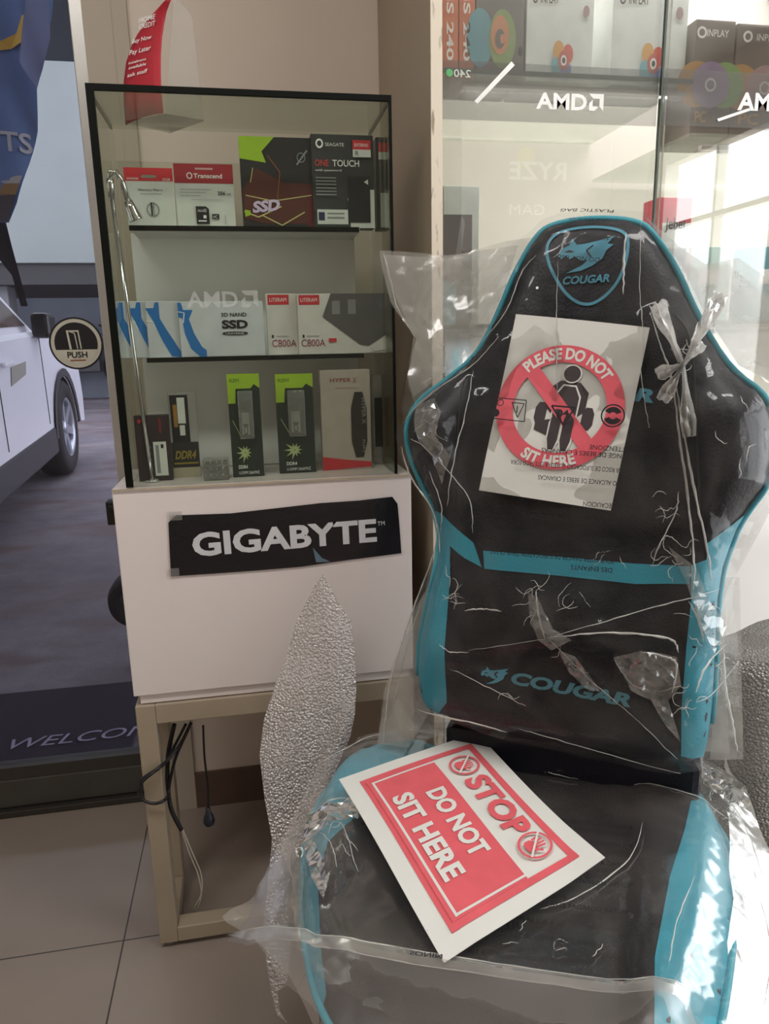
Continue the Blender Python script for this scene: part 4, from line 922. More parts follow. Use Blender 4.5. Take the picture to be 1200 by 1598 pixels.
# =================================================================== GAMING CHAIR
AC, REC = math.radians(30), math.radians(13)
CW_ = Vector((math.cos(AC), -math.sin(AC), 0)); CF = Vector((-math.sin(AC), -math.cos(AC), 0))
CV = Vector((0, 0, 1))*math.cos(REC)-CF*math.sin(REC); CN = CW_.cross(CV)
P0 = CP+ray(885, 1140)*1.12
def bk(x, y):
    p = on(x, y, CN, P0.dot(CN))-P0; return (p.dot(CW_), p.dot(CV))
def bs(u, v, w): return P0+CW_*u+CV*v+CN*w
class HF:
    def __init__(s, x0, y0, x1, y1, n, fun):
        s.b = (x0, y0, x1, y1); s.n = n; X, Y = np.meshgrid(np.linspace(x0, x1, n), np.linspace(y0, y1, n)); s.g = fun(np.c_[X.ravel(), Y.ravel()]).reshape(n, n)
    def __call__(s, x, y):
        x0, y0, x1, y1 = s.b; n = s.n; fx = np.clip((np.asarray(x)-x0)/(x1-x0)*(n-1), 0, n-1.001); fy = np.clip((np.asarray(y)-y0)/(y1-y0)*(n-1), 0, n-1.001)
        i = fx.astype(int); j = fy.astype(int); a = fx-i; b = fy-j; g = s.g
        return g[j, i]*(1-a)*(1-b)+g[j, i+1]*a*(1-b)+g[j+1, i]*(1-a)*b+g[j+1, i+1]*a*b
Lo = [(860, 354), (834, 377), (800, 440), (787, 475), (751, 553), (700, 595), (657, 625), (637, 660), (638, 700), (657, 749), (683, 800), (690, 850), (672, 930), (657, 1000), (655, 1060), (665, 1105)]
Ro = [(1000, 350), (1022, 372), (1056, 423), (1087, 496), (1138, 580), (1200, 622), (1210, 690), (1200, 754), (1164, 800), (1149, 826), (1128, 883), (1120, 935), (1117, 1000), (1113, 1090), (1102, 1183)]
outb = [bk(*p) for p in Lo]+[bk(720, 1125), bk(880, 1165), bk(1040, 1195)]+[bk(*p) for p in Ro[::-1]]+[bk(930, 344)]
outb = smooth_poly(outb, 2)
xs = [p[0] for p in outb]; ys = [p[1] for p in outb]
BBX = (min(xs)-.15, min(ys)-.15, max(xs)+.2, max(ys)+.1)
DB = HF(*BBX, 150, lambda P: pdist(P, outb))
ucs = lambda v: np.interp(v, [0, .5, .85], [bk(885, 1140)[0], (bk(637, 680)[0]+bk(1210, 690)[0])/2, bk(930, 345)[0]])
def hb(u, v):
    d = DB(u, v); e = np.clip(d/.04, 0, 1); base = .048*np.sqrt(np.clip(1-(1-e)**2, 0, 1))
    du = np.abs(np.asarray(u)-ucs(v))
    wing = sstep((du-.125)/.09)*.035*sstep(d/.07)*sstep((v-.02)/.1)*(1-sstep((v-.68)/.1))
    lumb = .016*np.exp(-((np.asarray(v)-.17)/.09)**2)*(1-sstep((du-.10)/.05))*sstep(d/.05)
    return base+wing+lumb
chair = empty('gaming_chair', P0-CV*.57, 'black and cyan gaming chair wrapped in clear plastic film', 'chair')
LEA = M('black_leatherette', '#14141e', .45, 0, .1, 6, bump=.25, bscale=220, spec=.3)
LEB = M('black_perforated_fabric', '#121219', .6, 0, .15, 8, bump=.5, bscale=350, spec=.25)
TEAL = M('cyan_leatherette', '#2f9cb2', .42, 0, .06, 6, bump=.2, bscale=220)
TPIPE = M('cyan_piping', '#2f9daf', .5)
V2, F2 = tri_patch(outb, .013)
b = B(); w = hb(V2[:, 0], V2[:, 1])
b.add([bs(p[0], p[1], h) for p, h in zip(V2, w)], F2, LEA, True)
e = np.clip(DB(V2[:, 0], V2[:, 1])/.05, 0, 1); wb = -.045*np.sqrt(np.clip(1-(1-e)**2, 0, 1))
b.add([bs(p[0], p[1], h) for p, h in zip(V2, wb)], [f[::-1] for f in F2], LEA, True)
back = b.build('backrest', chair, fix=False)
def patch(poly, off, mat, name, par, step=.013, srf=bs, h=hb, th=.0):
    V, Fc = tri_patch(poly, step); b = B(); hh_ = h(V[:, 0], V[:, 1])+off
    b.add([srf(p[0], p[1], q) for p, q in zip(V, hh_)], Fc, mat, True)
    if th: b.add([srf(p[0], p[1], q-th) for p, q in zip(V, hh_)], [f[::-1] for f in Fc], mat, True)
    return b.build(name, par, fix=False)
PB = lambda pts, it=0: (smooth_poly([bk(*p) for p in pts], it) if it else [bk(*p) for p in pts])
patch(PB([(684, 797), (702, 802), (750, 845), (762, 882), (738, 868), (716, 850), (717, 900), (711, 1000), (709, 1085), (690, 1108), (668, 1104), (658, 1060), (660, 1000), (675, 930), (692, 850)]), .0022, TEAL, 'side_bolster', back, th=.003)
patch(PB([(1162, 802), (1098, 845), (1097, 870), (1074, 878), (1074, 930), (1067, 1000), (1060, 1090), (1060, 1165), (1098, 1180), (1110, 1090), (1114, 1000), (1117, 935), (1125, 883), (1146, 826)]), .0022, TEAL, 'side_bolster', back, th=.003)
patch(PB([(764, 857), (880, 866), (990, 876), (1072, 880), (1072, 906), (992, 906), (880, 894), (766, 884)]), .002, TEAL, 'cross_band', back, th=.003)
patch(PB([(772, 497), (790, 505), (1052, 505), (1075, 560), (1085, 800), (1072, 850), (900, 862), (755, 846), (722, 800), (745, 560)], 1), .0015, LEB, 'upper_panel', back, th=.002)
patch(PB([(762, 890), (900, 905), (1066, 915), (1062, 1000), (1054, 1120), (960, 1140), (820, 1125), (716, 1100), (720, 990)], 1), .0015, LEB, 'lumbar_panel', back, th=.002)
# piping round the rim
k0 = min(range(len(outb)), key=lambda i: abs(outb[i][0]-ucs(0))+abs(outb[i][1]+.0)*1)
ring_ = outb[k0:]+outb[:k0]
pp = [bs(p[0], p[1], .012) for p in ring_ if p[1] > .045]
B().tube(pp, .0045, TPIPE, 8).build('rim_piping', back)
for pts in ([(790, 505), (742, 560), (722, 800)], [(1052, 505), (1076, 560), (1086, 800)]):
    q = spline([Vector((*bk(*p), 0)) for p in pts], 10); B().tube([bs(p.x, p.y, float(hb(p.x, p.y))+.001) for p in q], .0016, M('black_piping', '#0f0f12'), 6).build('seam', back)
# headrest badge
MB = lambda off=.0018, srf=bs, h=hb: (lambda x, y, l: srf(x, y, float(h(x, y))+off+l*.0003))
s = D(MB())
PPX = lambda pts: [bk(*p) for p in pts]
shield = smooth_poly(PPX([(862, 392), (880, 378), (920, 371), (960, 374), (980, 384), (981, 410), (970, 450), (945, 480), (918, 492), (890, 478), (866, 440), (858, 412)]), 2)
def closed_line(s, poly, w, mat): s.line(list(poly)+[poly[0]], w, mat)
BTEAL = M('badge_cyan', '#4f9cb4', .5); BT2 = M('badge_dull_cyan', '#4d8d9e', .5)
closed_line(s, shield, .0045, BTEAL)
def cougar(s, P, mat):
    """generic leaping cat head crest, P maps unit coords"""
    s.poly([P(x, y) for x, y in ((0, .42), (.06, .62), (.2, .72), (.25, .9), (.33, .74), (.5, .78), (.7, .86), (1, 1), (.86, .8), (.97, .78), (.84, .62), (.78, .42), (.6, .22), (.4, .08), (.14, 0), (.42, .22), (.52, .36), (.4, .34), (.3, .44), (.2, .36), (.14, .46), (.06, .36))], mat)
    s.poly([P(x, y) for x, y in ((.1, .54), (.2, .6), (.3, .56), (.2, .53))], INK); s.line([P(x, y) for x, y in ((.62, .74), (.5, .6), (.58, .44))], .0022, INK)
def unit(p00, p10, p01):
    a, b_, c = bk(*p00), bk(*p10), bk(*p01); return lambda x, y: (a[0]+(b_[0]-a[0])*x+(c[0]-a[0])*y, a[1]+(b_[1]-a[1])*x+(c[1]-a[1])*y)
cougar(s, unit((876, 442), (962, 446), (876, 384)), BTEAL)
def btext(s, t, pL, pR, hpx, mat, bold=.03, shear=.2, rotate=False, mirror=False):
    a, b_ = bk(*pL), bk(*pR); c = bk(pL[0], pL[1]-hpx); d = Vector((b_[0]-a[0], b_[1]-a[1])); s.text(t, a[0], a[1], d.length, abs(c[1]-a[1]), mat, bold, shear, math.atan2(d.y, d.x), mirror)
btext(s, 'COUGAR', (883, 460), (953, 456), 12, BTEAL)
s.build('headrest_badge', back, fix=False)
s = D(MB(.004)); btext(s, 'COUGAR', (806, 1055), (984, 1090), 20, BT2, .045); cougar(s, unit((762, 1054), (806, 1062), (760, 1024)), BTEAL); s.build('lumbar_logo', back, fix=False)
s = D(MB(.004)); btext(s, 'R', (988, 634), (1018, 637), 20, BTEAL, .05); s.build('chest_logo', back, fix=False)
# ---- seat
SZ = .50
def sk(x, y, z=SZ):
    p = Zp(x, y, z)-P0; return (p.dot(CW_), p.dot(CF))
def ss(u, f, w): 
    q = P0+CW_*u+CF*f; return Vector((q.x, q.y, SZ+w))
outs = [sk(*p) for p in [(590, 1166), (545, 1176), (505, 1205), (480, 1255), (469, 1320), (468, 1400), (478, 1470), (495, 1530), (530, 1590), (640, 1650), (800, 1700), (960, 1740), (1060, 1720), (1110, 1640), (1138, 1520), (1152, 1400), (1150, 1320), (1132, 1265), (1090, 1225), (1000, 1190), (800, 1160), (690, 1150)]]
outs = smooth_poly(outs, 2)
xs = [p[0] for p in outs]; ys = [p[1] for p in outs]; SBX = (min(xs)-.25, min(ys)-.15, max(xs)+.15, max(ys)+.2)
DS = HF(*SBX, 150, lambda P: pdist(P, outs))
ucm = (min(xs)+max(xs))/2
def hs(u, f):
    d = DS(u, f); e = np.clip(d/.05, 0, 1); du = np.abs(np.asarray(u)-ucm)
    return -.055+.055*np.sqrt(np.clip(1-(1-e)**2, 0, 1))+.03*sstep((du-.13)/.07)*sstep(d/.04)-.012*(1-sstep((du-.12)/.06))*sstep(d/.1)
V2, F2 = tri_patch(outs, .014); b = B()
b.add([ss(p[0], p[1], h) for p, h in zip(V2, hs(V2[:, 0], V2[:, 1]))], F2, LEA, True)
e = np.clip(DS(V2[:, 0], V2[:, 1])/.03, 0, 1)
b.add([ss(p[0], p[1], h) for p, h in zip(V2, -.055-.05*np.sqrt(np.clip(1-(1-e)**2, 0, 1)))], [f[::-1] for f in F2], LEA, True)
seat = b.build('seat', chair, fix=False)
Sk = lambda pts, it=0: (smooth_poly([sk(*p) for p in pts], it) if it else [sk(*p) for p in pts])
patch(Sk([(600, 1170), (548, 1179), (509, 1207), (484, 1256), (473, 1320), (472, 1400), (482, 1470), (499, 1530), (508, 1525), (500, 1470), (497, 1400), (512, 1345), (560, 1300), (590, 1250), (640, 1215), (720, 1185), (690, 1160)]), .002, TEAL, 'side_bolster', seat, srf=ss, h=hs, th=.003)
patch(Sk([(1060, 1218), (1085, 1226), (1128, 1266), (1146, 1320), (1148, 1400), (1134, 1520), (1106, 1636), (1070, 1690), (1018, 1640), (1019, 1530), (1043, 1400), (1066, 1325), (1078, 1270)]), .002, TEAL, 'side_bolster', seat, srf=ss, h=hs, th=.003)
patch(Sk([(640, 1225), (720, 1195), (900, 1205), (1055, 1240), (1060, 1320), (1036, 1400), (1012, 1530), (1010, 1650), (800, 1640), (640, 1600), (512, 1525), (506, 1470), (503, 1400), (520, 1350), (566, 1305), (600, 1255)], 1), .0015, LEB, 'centre_cushion', seat, srf=ss, h=hs, th=.002)
B().tube([ss(p[0], p[1], -.035) for p in outs], .0045, TPIPE, 8, close=True).build('rim_piping', seat)
b = B(); q = P0+CW_*(ucs(0)-.195)-CF*.055; b.obox((q.x, q.y, .425), CW_*.39, CF*.06, (0, 0, .165), LEA, .012); b.build('lower_back_panel', chair)
# mechanism, base and casters
cu, cf = ucm, (min(ys)+max(ys))/2; BC = ss(cu, cf-.03, 0); BC.z = 0
DKM = M('black_metal', '#202022', .4, .5)
b = B(); q = ss(cu-.11, cf-.17, -.125); b.obox(q, CW_*.22, CF*.26, (0, 0, .03), DKM, .006); b.build('seat_plate', chair)
B().lathe([(0, .08), (.028, .08), (.028, .25), (.014, .255), (.014, .38), (0, .38)], DKM, BC, (0, 0, 1), 24).build('gas_lift', chair)
sb = B()
sb.lathe([(0, .07), (.05, .07), (.055, .09), (.05, .13), (.03, .15), (0, .15)], BLACK, BC, (0, 0, 1), 28)
hubb = sb.build('star_base', chair)
for k in range(5):
    an = math.radians(126+72*k+12); dr = Vector((math.cos(an), math.sin(an), 0)); sd = Vector((-dr.y, dr.x, 0))
    b = B(); n_ = 5; vs = []
    for i in range(n_+1):
        t_ = i/n_; c = BC+dr*(.04+.27*t_)+Vector((0, 0, .12-.03*t_)); wd = .034-.014*t_; hh_ = .025-.008*t_
        vs += [c-sd*wd-Vector((0, 0, hh_)), c+sd*wd-Vector((0, 0, hh_)), c+sd*wd*.6+Vector((0, 0, hh_)), c-sd*wd*.6+Vector((0, 0, hh_))]
    fs = [(i*4+j, i*4+(j+1) % 4, (i+1)*4+(j+1) % 4, (i+1)*4+j) for i in range(n_) for j in range(4)]+[(3, 2, 1, 0), (n_*4, n_*4+1, n_*4+2, n_*4+3)]
    b.add(vs, fs, BLACK); arm = b.build('leg', hubb, bevel=.003)
    c = BC+dr*.305+Vector((0, 0, .03))
    b = B()
    for sg in (-1, 1): b.lathe([(0, .022), (.024, .022), (.03, .016), (.03, .006), (.02, .004), (0, .004)], BLACK, c, sd*sg, 24)
    b.tube([c+Vector((0, 0, .0)), c+Vector((0, 0, .065))], .006, DKM, 10); ca = b.build('caster', hubb)
for sg in (-1, 1):
    uu = ucs(0)+sg*.185
    q = ss(uu, min(ys)+.015, .045); B().lathe([(0, .018), (.035, .018), (.042, .01), (.042, -.012), (0, -.012)], M('grey_hinge_cover', '#77787e', .4), q, CW_*sg, 28).build('hinge_cover', chair)
    b = B(); b.prism([q+CF*.03-Vector((0, 0, .09)), q-CF*.03-Vector((0, 0, .09)), q-CF*.06+Vector((0, 0, .16)), q-CF*.035+Vector((0, 0, .16))], CW_*sg*-.006, DKM); b.build('hinge_bracket', chair)

# =================================================================== PLASTIC FILM BAG
bag = empty('plastic_bag', P0+CF*.2-Vector((0, 0, .2)), 'large crumpled clear plastic bag draped over the gaming chair', 'plastic bag')
rng = np.random.RandomState(4)
def fbm(P, sc_, seed=0, oc=4):
    o = np.zeros(len(P)); a = 1; 
    for i in range(oc):
        k = sc_*2**i; o += a*np.array([noise.noise(Vector((p[0]*k+seed, p[1]*k+seed*1.7, seed*.3))) for p in P]); a *= .5
    return o
def ridged(P, sc_, seed=0):
    return np.array([1-abs(noise.noise(Vector((p[0]*sc_+seed, p[1]*sc_*.6+seed, seed*.37))))*2.2 for p in P])
def seg(P, a, b_, w_):
    a = np.array(a); b_ = np.array(b_); e = b_-a; t = np.clip(((P-a)@e)/(e@e), 0, 1); q = P-(a+t[:, None]*e); d = np.sqrt((q*q).sum(1)); return np.maximum(0, 1-d/w_)*(np.sin(PI*np.clip(t, .0, 1))**.3)
ridges = [((1010, 500), (1045, 600), .020, .012), ((1045, 600), (1078, 860), .018, .008), ((1050, 600), (1105, 880), .020, .008), ((1030, 490), (1062, 590), .015, .008), ((1095, 880), (1085, 920), .012, .01),
    ((878, 420), (876, 520), .012, .005), ((876, 520), (874, 640), .010, .006), ((700, 600), (800, 540), .012, .008), ((650, 655), (745, 590), .014, .006), ((745, 700), (770, 620), .01, .006),
    ((860, 985), (1060, 935), .014, .005), ((860, 985), (745, 1003), .014, .008), ((860, 985), (845, 925), .016, .008), ((860, 985), (940, 1050), .018, .008), ((940, 1050), (1055, 1160), .014, .006), ((870, 985), (1045, 1010), .014, .008), ((1010, 1020), (1045, 1070), .016, .01), ((1045, 1070), (1060, 1130), .014, .008),
    ((720, 1010), (830, 1080), .012, .006), ((1070, 930), (1090, 1000), .014, .006), ((1130, 900), (1080, 1060), .014, .008), ((680, 640), (690, 690), .018, .012), ((690, 690), (720, 720), .018, .012), ((700, 650), (715, 690), .016, .01),
    ((930, 350), (820, 420), .012, .005), ((960, 360), (850, 440), .01, .005), ((1000, 350), (1040, 450), .016, .01), ((690, 830), (660, 960), .012, .008), ((660, 960), (600, 1120), .012, .01), ((690, 750), (700, 850), .014, .007)]
def film_patch(poly, srf, h, mat, name, amp, step=.009, rid=(), seed=0, par=bag, fine=1., lim=None):
    V, Fc = tri_patch(poly, step, .3)
    w_ = h(V[:, 0], V[:, 1])+amp*(fbm(V, 7, seed, 3)*.7+.6*ridged(V, 9, seed)+.35*ridged(V, 23, seed+3)*fine)
    for a, b_, hh2, ww in rid: w_ = w_+hh2*.55*seg(V, a, b_, ww*1.5)
    if lim is not None:
        dd_ = pdist(V, lim[0]); k_ = sstep((dd_+.03)/.03); w_ = w_*(1-k_)+np.minimum(w_, lim[1])*k_
    b = B(); b.add([srf(p[0], p[1], q) for p, q in zip(V, w_)], Fc, mat, True)
    return b.build(name, par, fix=False)
def hfilm(u, v):
    d = DB(u, v); return np.where(d > 0, np.maximum(np.asarray(hb(u, v))+.006, .062*sstep((d+.05)/.1)), .062*sstep((d+.05)/.1))
FL = [(850, 352), (835, 368), (800, 385), (700, 401), (640, 397), (595, 393), (592, 405), (600, 430), (612, 478), (640, 515), (652, 528), (638, 560), (634, 600), (631, 640), (640, 655), (622, 680), (632, 720), (655, 760), (683, 790), (694, 840), (676, 900), (640, 960), (618, 1020), (598, 1080), (590, 1130), (588, 1162)]
FR_ = [(640, 1170), (720, 1120), (800, 1150), (900, 1168), (1050, 1200), (1125, 1190), (1155, 1120), (1150, 1000), (1140, 930), (1152, 860), (1175, 812), (1215, 770), (1230, 690), (1225, 560), (1220, 470), (1196, 445), (1150, 412), (1130, 408), (1100, 415), (1060, 390), (1030, 362), (1008, 343), (930, 340), (880, 343)]
polyf = [bk(*p) for p in FL+FR_]
rr = [(bk(*a), bk(*b_), h_, w_) for a, b_, h_, w_ in ridges]
film_patch(polyf, bs, hfilm, FILM, 'front_sheet', .006, .0085, rr)
polyb = [bk(*p) for p in [(855, 352), (700, 403), (597, 396), (605, 440), (645, 520), (634, 600), (645, 655), (628, 700), (690, 800), (690, 860), (640, 965), (602, 1080), (592, 1155), (800, 1150), (1050, 1190), (1140, 1180), (1135, 930), (1215, 780), (1222, 480), (1135, 409), (1090, 415), (1006, 346)]]
film_patch(polyb, bs, lambda u, v: -.062*sstep((DB(u, v)+.06)/.1)-.006, FILMB, 'rear_sheet', .006, .016)
# milky loose flares at both shoulders
film_patch([bk(*p) for p in [(597, 396), (700, 404), (812, 388), (790, 455), (752, 540), (690, 590), (650, 622), (640, 590), (654, 530), (640, 514), (614, 476), (602, 430)]], bs, lambda u, v: .01+0*u, FILMB, 'loose_fold', .008, .011, seed=5)
film_patch([bk(*p) for p in [(1006, 346), (1060, 392), (1098, 418), (1150, 410), (1222, 462), (1225, 610), (1150, 575), (1100, 500), (1062, 420)]], bs, lambda u, v: .015+0*u, FILMB, 'loose_fold', .008, .011, seed=9)
film_patch([bk(*p) for p in [(690, 800), (700, 840), (682, 925), (664, 1000), (660, 1060), (672, 1108), (640, 1165), (590, 1160), (600, 1080), (620, 1020), (642, 960), (678, 900)]], bs, lambda u, v: .0+0*u, FILMB, 'loose_fold', .008, .011, seed=12)
film_patch([bk(*p) for p in [(1125, 900), (1152, 900), (1158, 1040), (1160, 1185), (1108, 1186), (1116, 1090), (1121, 1000)]], bs, lambda u, v: .0+0*u, FILMB, 'loose_fold', .008, .011, seed=15)
# knotted tuft at the right shoulder
cpt = bk(1060, 590); tip = bk(1112, 497); b = B(); vs = []; KNOT = film('knotted_film', .25, .6, '#ecebe6', '#ffffff', .8, .12, base=.1, hscale=20)
def fan(cx, tips, wbase, mat, z0=.09):
    for (tu, tv, hz) in tips:
        dx, dy = tu-cx[0], tv-cx[1]; L_ = math.hypot(dx, dy); nx, ny = -dy/L_, dx/L_; k0 = len(b.v); n_ = 9
        vv = []; 
        for i in range(n_+1):
            t_ = i/n_; wd = wbase*(.35+1.1*t_)*(1-.25*math.sin(7*t_)); 
            for j in range(5):
                q = (j-2)/2; vv.append(bs(cx[0]+dx*t_+nx*wd*q, cx[1]+dy*t_+ny*wd*q, z0+hz*t_+.010*((-1)**j)*(1-.4*t_)+.004*rng.randn()))
        b.add(vv, [(i*5+j, i*5+j+1, i*5+j+6, i*5+j+5) for i in range(n_) for j in range(4)], mat, False)
fan(cpt, [(tip[0], tip[1], .03), (*bk(1020, 500), .0), (*bk(1022, 605), .01), (*bk(1030, 640), .0), (*bk(1085, 560), .02), (*bk(1070, 690), -.02)], .007, KNOT)
b.build('knotted_tuft', bag, fix=False)
# printed words on the film (upside-down warnings) and symbols
s = D(lambda x, y, l: bs(x, y, float(hfilm(x, y))+.016+l*.0002)); s.L = 1
def warn(s, t, xR, y, wpx, hpx, tilt=.08, P=bk):
    """reads upside down: starts at the right"""
    a, b_ = P(xR, y), P(xR-wpx, y-wpx*tilt); c = P(xR, y+hpx); d = Vector((b_[0]-a[0], b_[1]-a[1])); s.text(t, a[0], a[1], d.length, abs(c[1]-a[1]), INK, 0.006, 0, math.atan2(d.y, d.x))
for t_, x, y, w_ in (('LONGE DE BEBES E CRIANCAS', 985, 716, 130), ('EVITAR RISCO DE SUFOCACAO GUARDAR ESTE SACO FORA', 985, 737, 175), ('DO ALCANCE DE BEBES E CRIANCAS', 970, 755, 120), ('ATTENZIONE', 985, 706, 60), ('PRECAUCION', 966, 788, 50), ('LONGE DE BEBES', 966, 800, 100), ('MANTENGA ESTA BOLSA', 966, 812, 130), ('WARNING TO AVOID DANGER OF SUFFOCATION KEEP AWAY', 968, 838, 190), ('ATTENTION', 960, 853, 60), ('POUR EVITER DANGER DE SUFFOCATION TENIR CE SAC', 960, 868, 180), ('DES ENFANTS', 958, 881, 60), ('CHILDREN', 952, 925, 50), ('THIS BAG', 955, 912, 45),
        ('AVOID DANGER OF SUFFOCATION', 985, 372, 90), ('KEEP AWAY FROM BABIES', 975, 400, 95), ('DO NOT USE', 940, 430, 60), ('PLASTIC BAG', 960, 349, 80)): warn(s, t_, x, y, w_, 7)
sq = [bk(778, 632), bk(833, 637), bk(830, 668), bk(776, 662)]; closed_line(s, sq, .0014, INK)
closed_line(s, PPX([(812, 640), (830, 642), (820, 662)]), .0013, INK); s.line(PPX([(820, 645), (819, 655)]), .0015, INK); s.ring(*bk(795, 640), .004, .0052, INK); s.disc(*bk(788, 655), .006, INK)
closed_line(s, PPX([(870, 645), (904, 648), (887, 673)]), .0024, INK); a = bk(880, 650); s.text('04', bk(878, 661)[0], bk(878, 661)[1], .016, .010, INK, .03)
a = bk(959, 660); s.ring(*a, .0145, .0165, INK); s.ring(*a, .005, .0125, INK, .4, 2.6); s.ring(*a, .005, .0125, INK, 3.5, 5.8); s.disc(*bk(849, 474), .002, SNOW)
s.build('printed_warning', bag, fix=False)
# ---- please do not sit sheet, taped on the backrest under the film
HP = .066
def bkz(x, y, w_):
    p0 = P0+CN*w_; p = on(x, y, CN, p0.dot(CN)); return p
c01, c11, c10, c00 = bkz(805, 490, HP), bkz(1014, 511, HP), bkz(953, 797, HP), bkz(747, 765, HP)
bend1 = lambda x, y: -.002+.0035*math.sin(PI*x)+.002*math.sin(2.2*PI*y)
mpq = quadmap(c00, c10, c11, c01, CN, .0002, bend1)
PAP = M('white_paper', '#dcdcd6', .6, 0, .02, 5)
b = B(); n_ = 14; vs = [mpq(i/n_, j/n_, 0) for j in range(n_+1) for i in range(n_+1)]
b.add(vs, [(j*(n_+1)+i, j*(n_+1)+i+1, (j+1)*(n_+1)+i+1, (j+1)*(n_+1)+i) for j in range(n_) for i in range(n_)], PAP, True); k_ = (n_+1)**2; b.add([Vector(v)-CN*.0005 for v in b.v[:k_]], [f[::-1] for f in b.f], PAP, True)
p1 = b.build('notice_sheet', None, fix=False); tag(p1, 'white paper sheet with round red PLEASE DO NOT SIT sign on the backrest', 'sign')
WP = (c10-c00).length; HPp = (c01-c00).length
s = D(lambda x, y, l: mpq(x/WP, y/HPp, l+1)); cx, cy = WP*.475, HPp*.515; R0 = WP*.475
PRED = M('sign_red', '#db5b68', .55); PBR = M('sign_dark', '#3b2f33', .55)
# seated figure
k = R0
def rp(x0, y0, x1, y1): return smooth_poly([(cx+k*x0, cy+k*y0), (cx+k*x1, cy+k*y0), (cx+k*x1, cy+k*y1), (cx+k*x0, cy+k*y1)], 1)
fx = .10
def rq(x0, y0, x1, y1, m): s.poly(rp(x0+fx, y0, x1+fx, y1), m)
rq(-.31, -.16, .31, .44, PBR); rq(-.46, -.30, -.28, .06, PBR); rq(.28, -.30, .46, .06, PBR); rq(-.42, -.46, .38, -.2, PBR)
rq(-.205, -.30, .205, .385, PAP); rq(-.18, -.30, .18, .36, PBR)
rq(-.205, -.70, -.0, -.1, PAP); rq(.0, -.70, .205, -.1, PAP); rq(-.18, -.68, -.02, -.02, PBR); rq(.02, -.68, .18, -.02, PBR)
s.disc(cx+fx*k, cy+k*.56, k*.15, PAP); s.disc(cx+fx*k, cy+k*.56, k*.13, PBR)
s.ring(cx, cy, k*.73, k, PRED, n=72)
s.line([(cx-k*.62, cy+k*.62), (cx+k*.6, cy-k*.6)], k*.24, PRED)
s.text('PLEASE DO NOT', 0, 0, k*1.5, k*.19, PAP, .04, arc=(cx, cy, k*.865, PI/2, 1))
s.text('SIT HERE', 0, 0, k*.85, k*.19, PAP, .04, arc=(cx, cy, k*.865, -PI/2, -1))
s.build('printed_sign', p1, fix=False)

# ---- film over the seat
SFH = .052
def hsf(u, f):
    d = DS(u, f); return np.where(d > 0, np.maximum(hs(u, f)+.012, .03*sstep((d+.06)/.1)), .03*sstep((d+.08)/.1))-.10*sstep((-d-.03)/.16)
sf = [sk(*p) for p in [(610, 1158), (560, 1172), (500, 1215), (462, 1290), (420, 1360), (386, 1420), (352, 1432), (385, 1462), (480, 1500), (600, 1530), (800, 1565), (1062, 1600), (1075, 1640), (1150, 1640), (1215, 1500), (1200, 1400), (1180, 1300), (1150, 1220), (1130, 1180), (1060, 1180), (900, 1160), (720, 1130)]]
rs = [((500, 1215), (650, 1190), .01, .01), ((700, 1180), (930, 1240), .014, .01), ((640, 1150), (760, 1190), .014, .01), ((880, 1230), (1060, 1265), .012, .012), ((500, 1310), (590, 1300), .012, .012), ((480, 1340), (510, 1440), .012, .01), ((530, 1330), (555, 1400), .01, .006), ((940, 1250), (1130, 1300), .012, .012), ((1100, 1240), (1150, 1330), .014, .012), ((680, 1195), (800, 1260), .012, .008)]
rs = [(sk(*a), sk(*b_), h_, w_) for a, b_, h_, w_ in rs]
film_patch(sf, ss, hsf, FILMS, 'seat_sheet', .0028, .0095, rs, seed=21, lim=([sk(*p) for p in [(529, 1216), (744, 1146), (944, 1345), (693, 1497)]], .036))
FILMK = film('polythene_film_skirt', .16, .3, '#c9beb5', '#ffffff', .25, .3, bump=.2, bscale=6, base=.02, hscale=4)
# hem band across the front and the loose flap at the left
hem = [sk(*p) for p in [(352, 1428), (480, 1488), (600, 1518), (800, 1552), (1065, 1590), (1066, 1612), (800, 1572), (600, 1540), (480, 1506), (388, 1462)]]
film_patch(hem, ss, lambda u, f: hsf(u, f)+.006, FILMB, 'front_hem', .002, .01, seed=31)
def free_sheet(pts3, name, mat, amp=.006, step=.012, seed=0, par=bag):
    """loose sheet through three or more 3D outline points (bilinear on best plane)"""
    c = sum(pts3, Vector())/len(pts3); n = Vector()
    for i in range(len(pts3)): n += (pts3[i]-c).cross(pts3[(i+1) % len(pts3)]-c)
    n.normalize(); e = (pts3[0]-c); e = (e-n*e.dot(n)).normalized(); g = n.cross(e)
    P2 = [((p-c).dot(e), (p-c).dot(g)) for p in pts3]; hz = [(p-c).dot(n) for p in pts3]
    A_ = np.array(P2)
    def h(u, v):
        u = np.asarray(u); v = np.asarray(v); w_ = np.zeros(u.shape); t_ = np.zeros(u.shape)
        for (a, b_), z in zip(P2, hz): q = 1/((u-a)**2+(v-b_)**2+1e-5)**1.2; w_ += q*z; t_ += q
        return w_/t_
    return film_patch(P2, lambda u, v, w_: c+e*u+g*v+n*w_, h, mat, name, amp, step, seed=seed, par=par)
def at(px, py, z): return Zp(px, py, z)
free_sheet([at(478, 1270, .50), at(440, 1330, .47), at(400, 1395, .42), at(348, 1430, .40), at(420, 1500, .38), at(500, 1585, .36), at(560, 1640, .38), at(600, 1560, .43), at(505, 1520, .45), at(474, 1440, .48), at(468, 1340, .50)], 'loose_flap', FILMB, .004, .012, 41)
film_patch([sk(*p) for p in [(388, 1462), (480, 1505), (600, 1538), (800, 1570), (1066, 1610), (1110, 1720), (800, 1800), (600, 1740), (500, 1650), (455, 1560)]], ss, lambda u, f: np.maximum(hs(u, f), hsf(u, f))+.016, FILMK, 'front_skirt', .002, .013, seed=43)
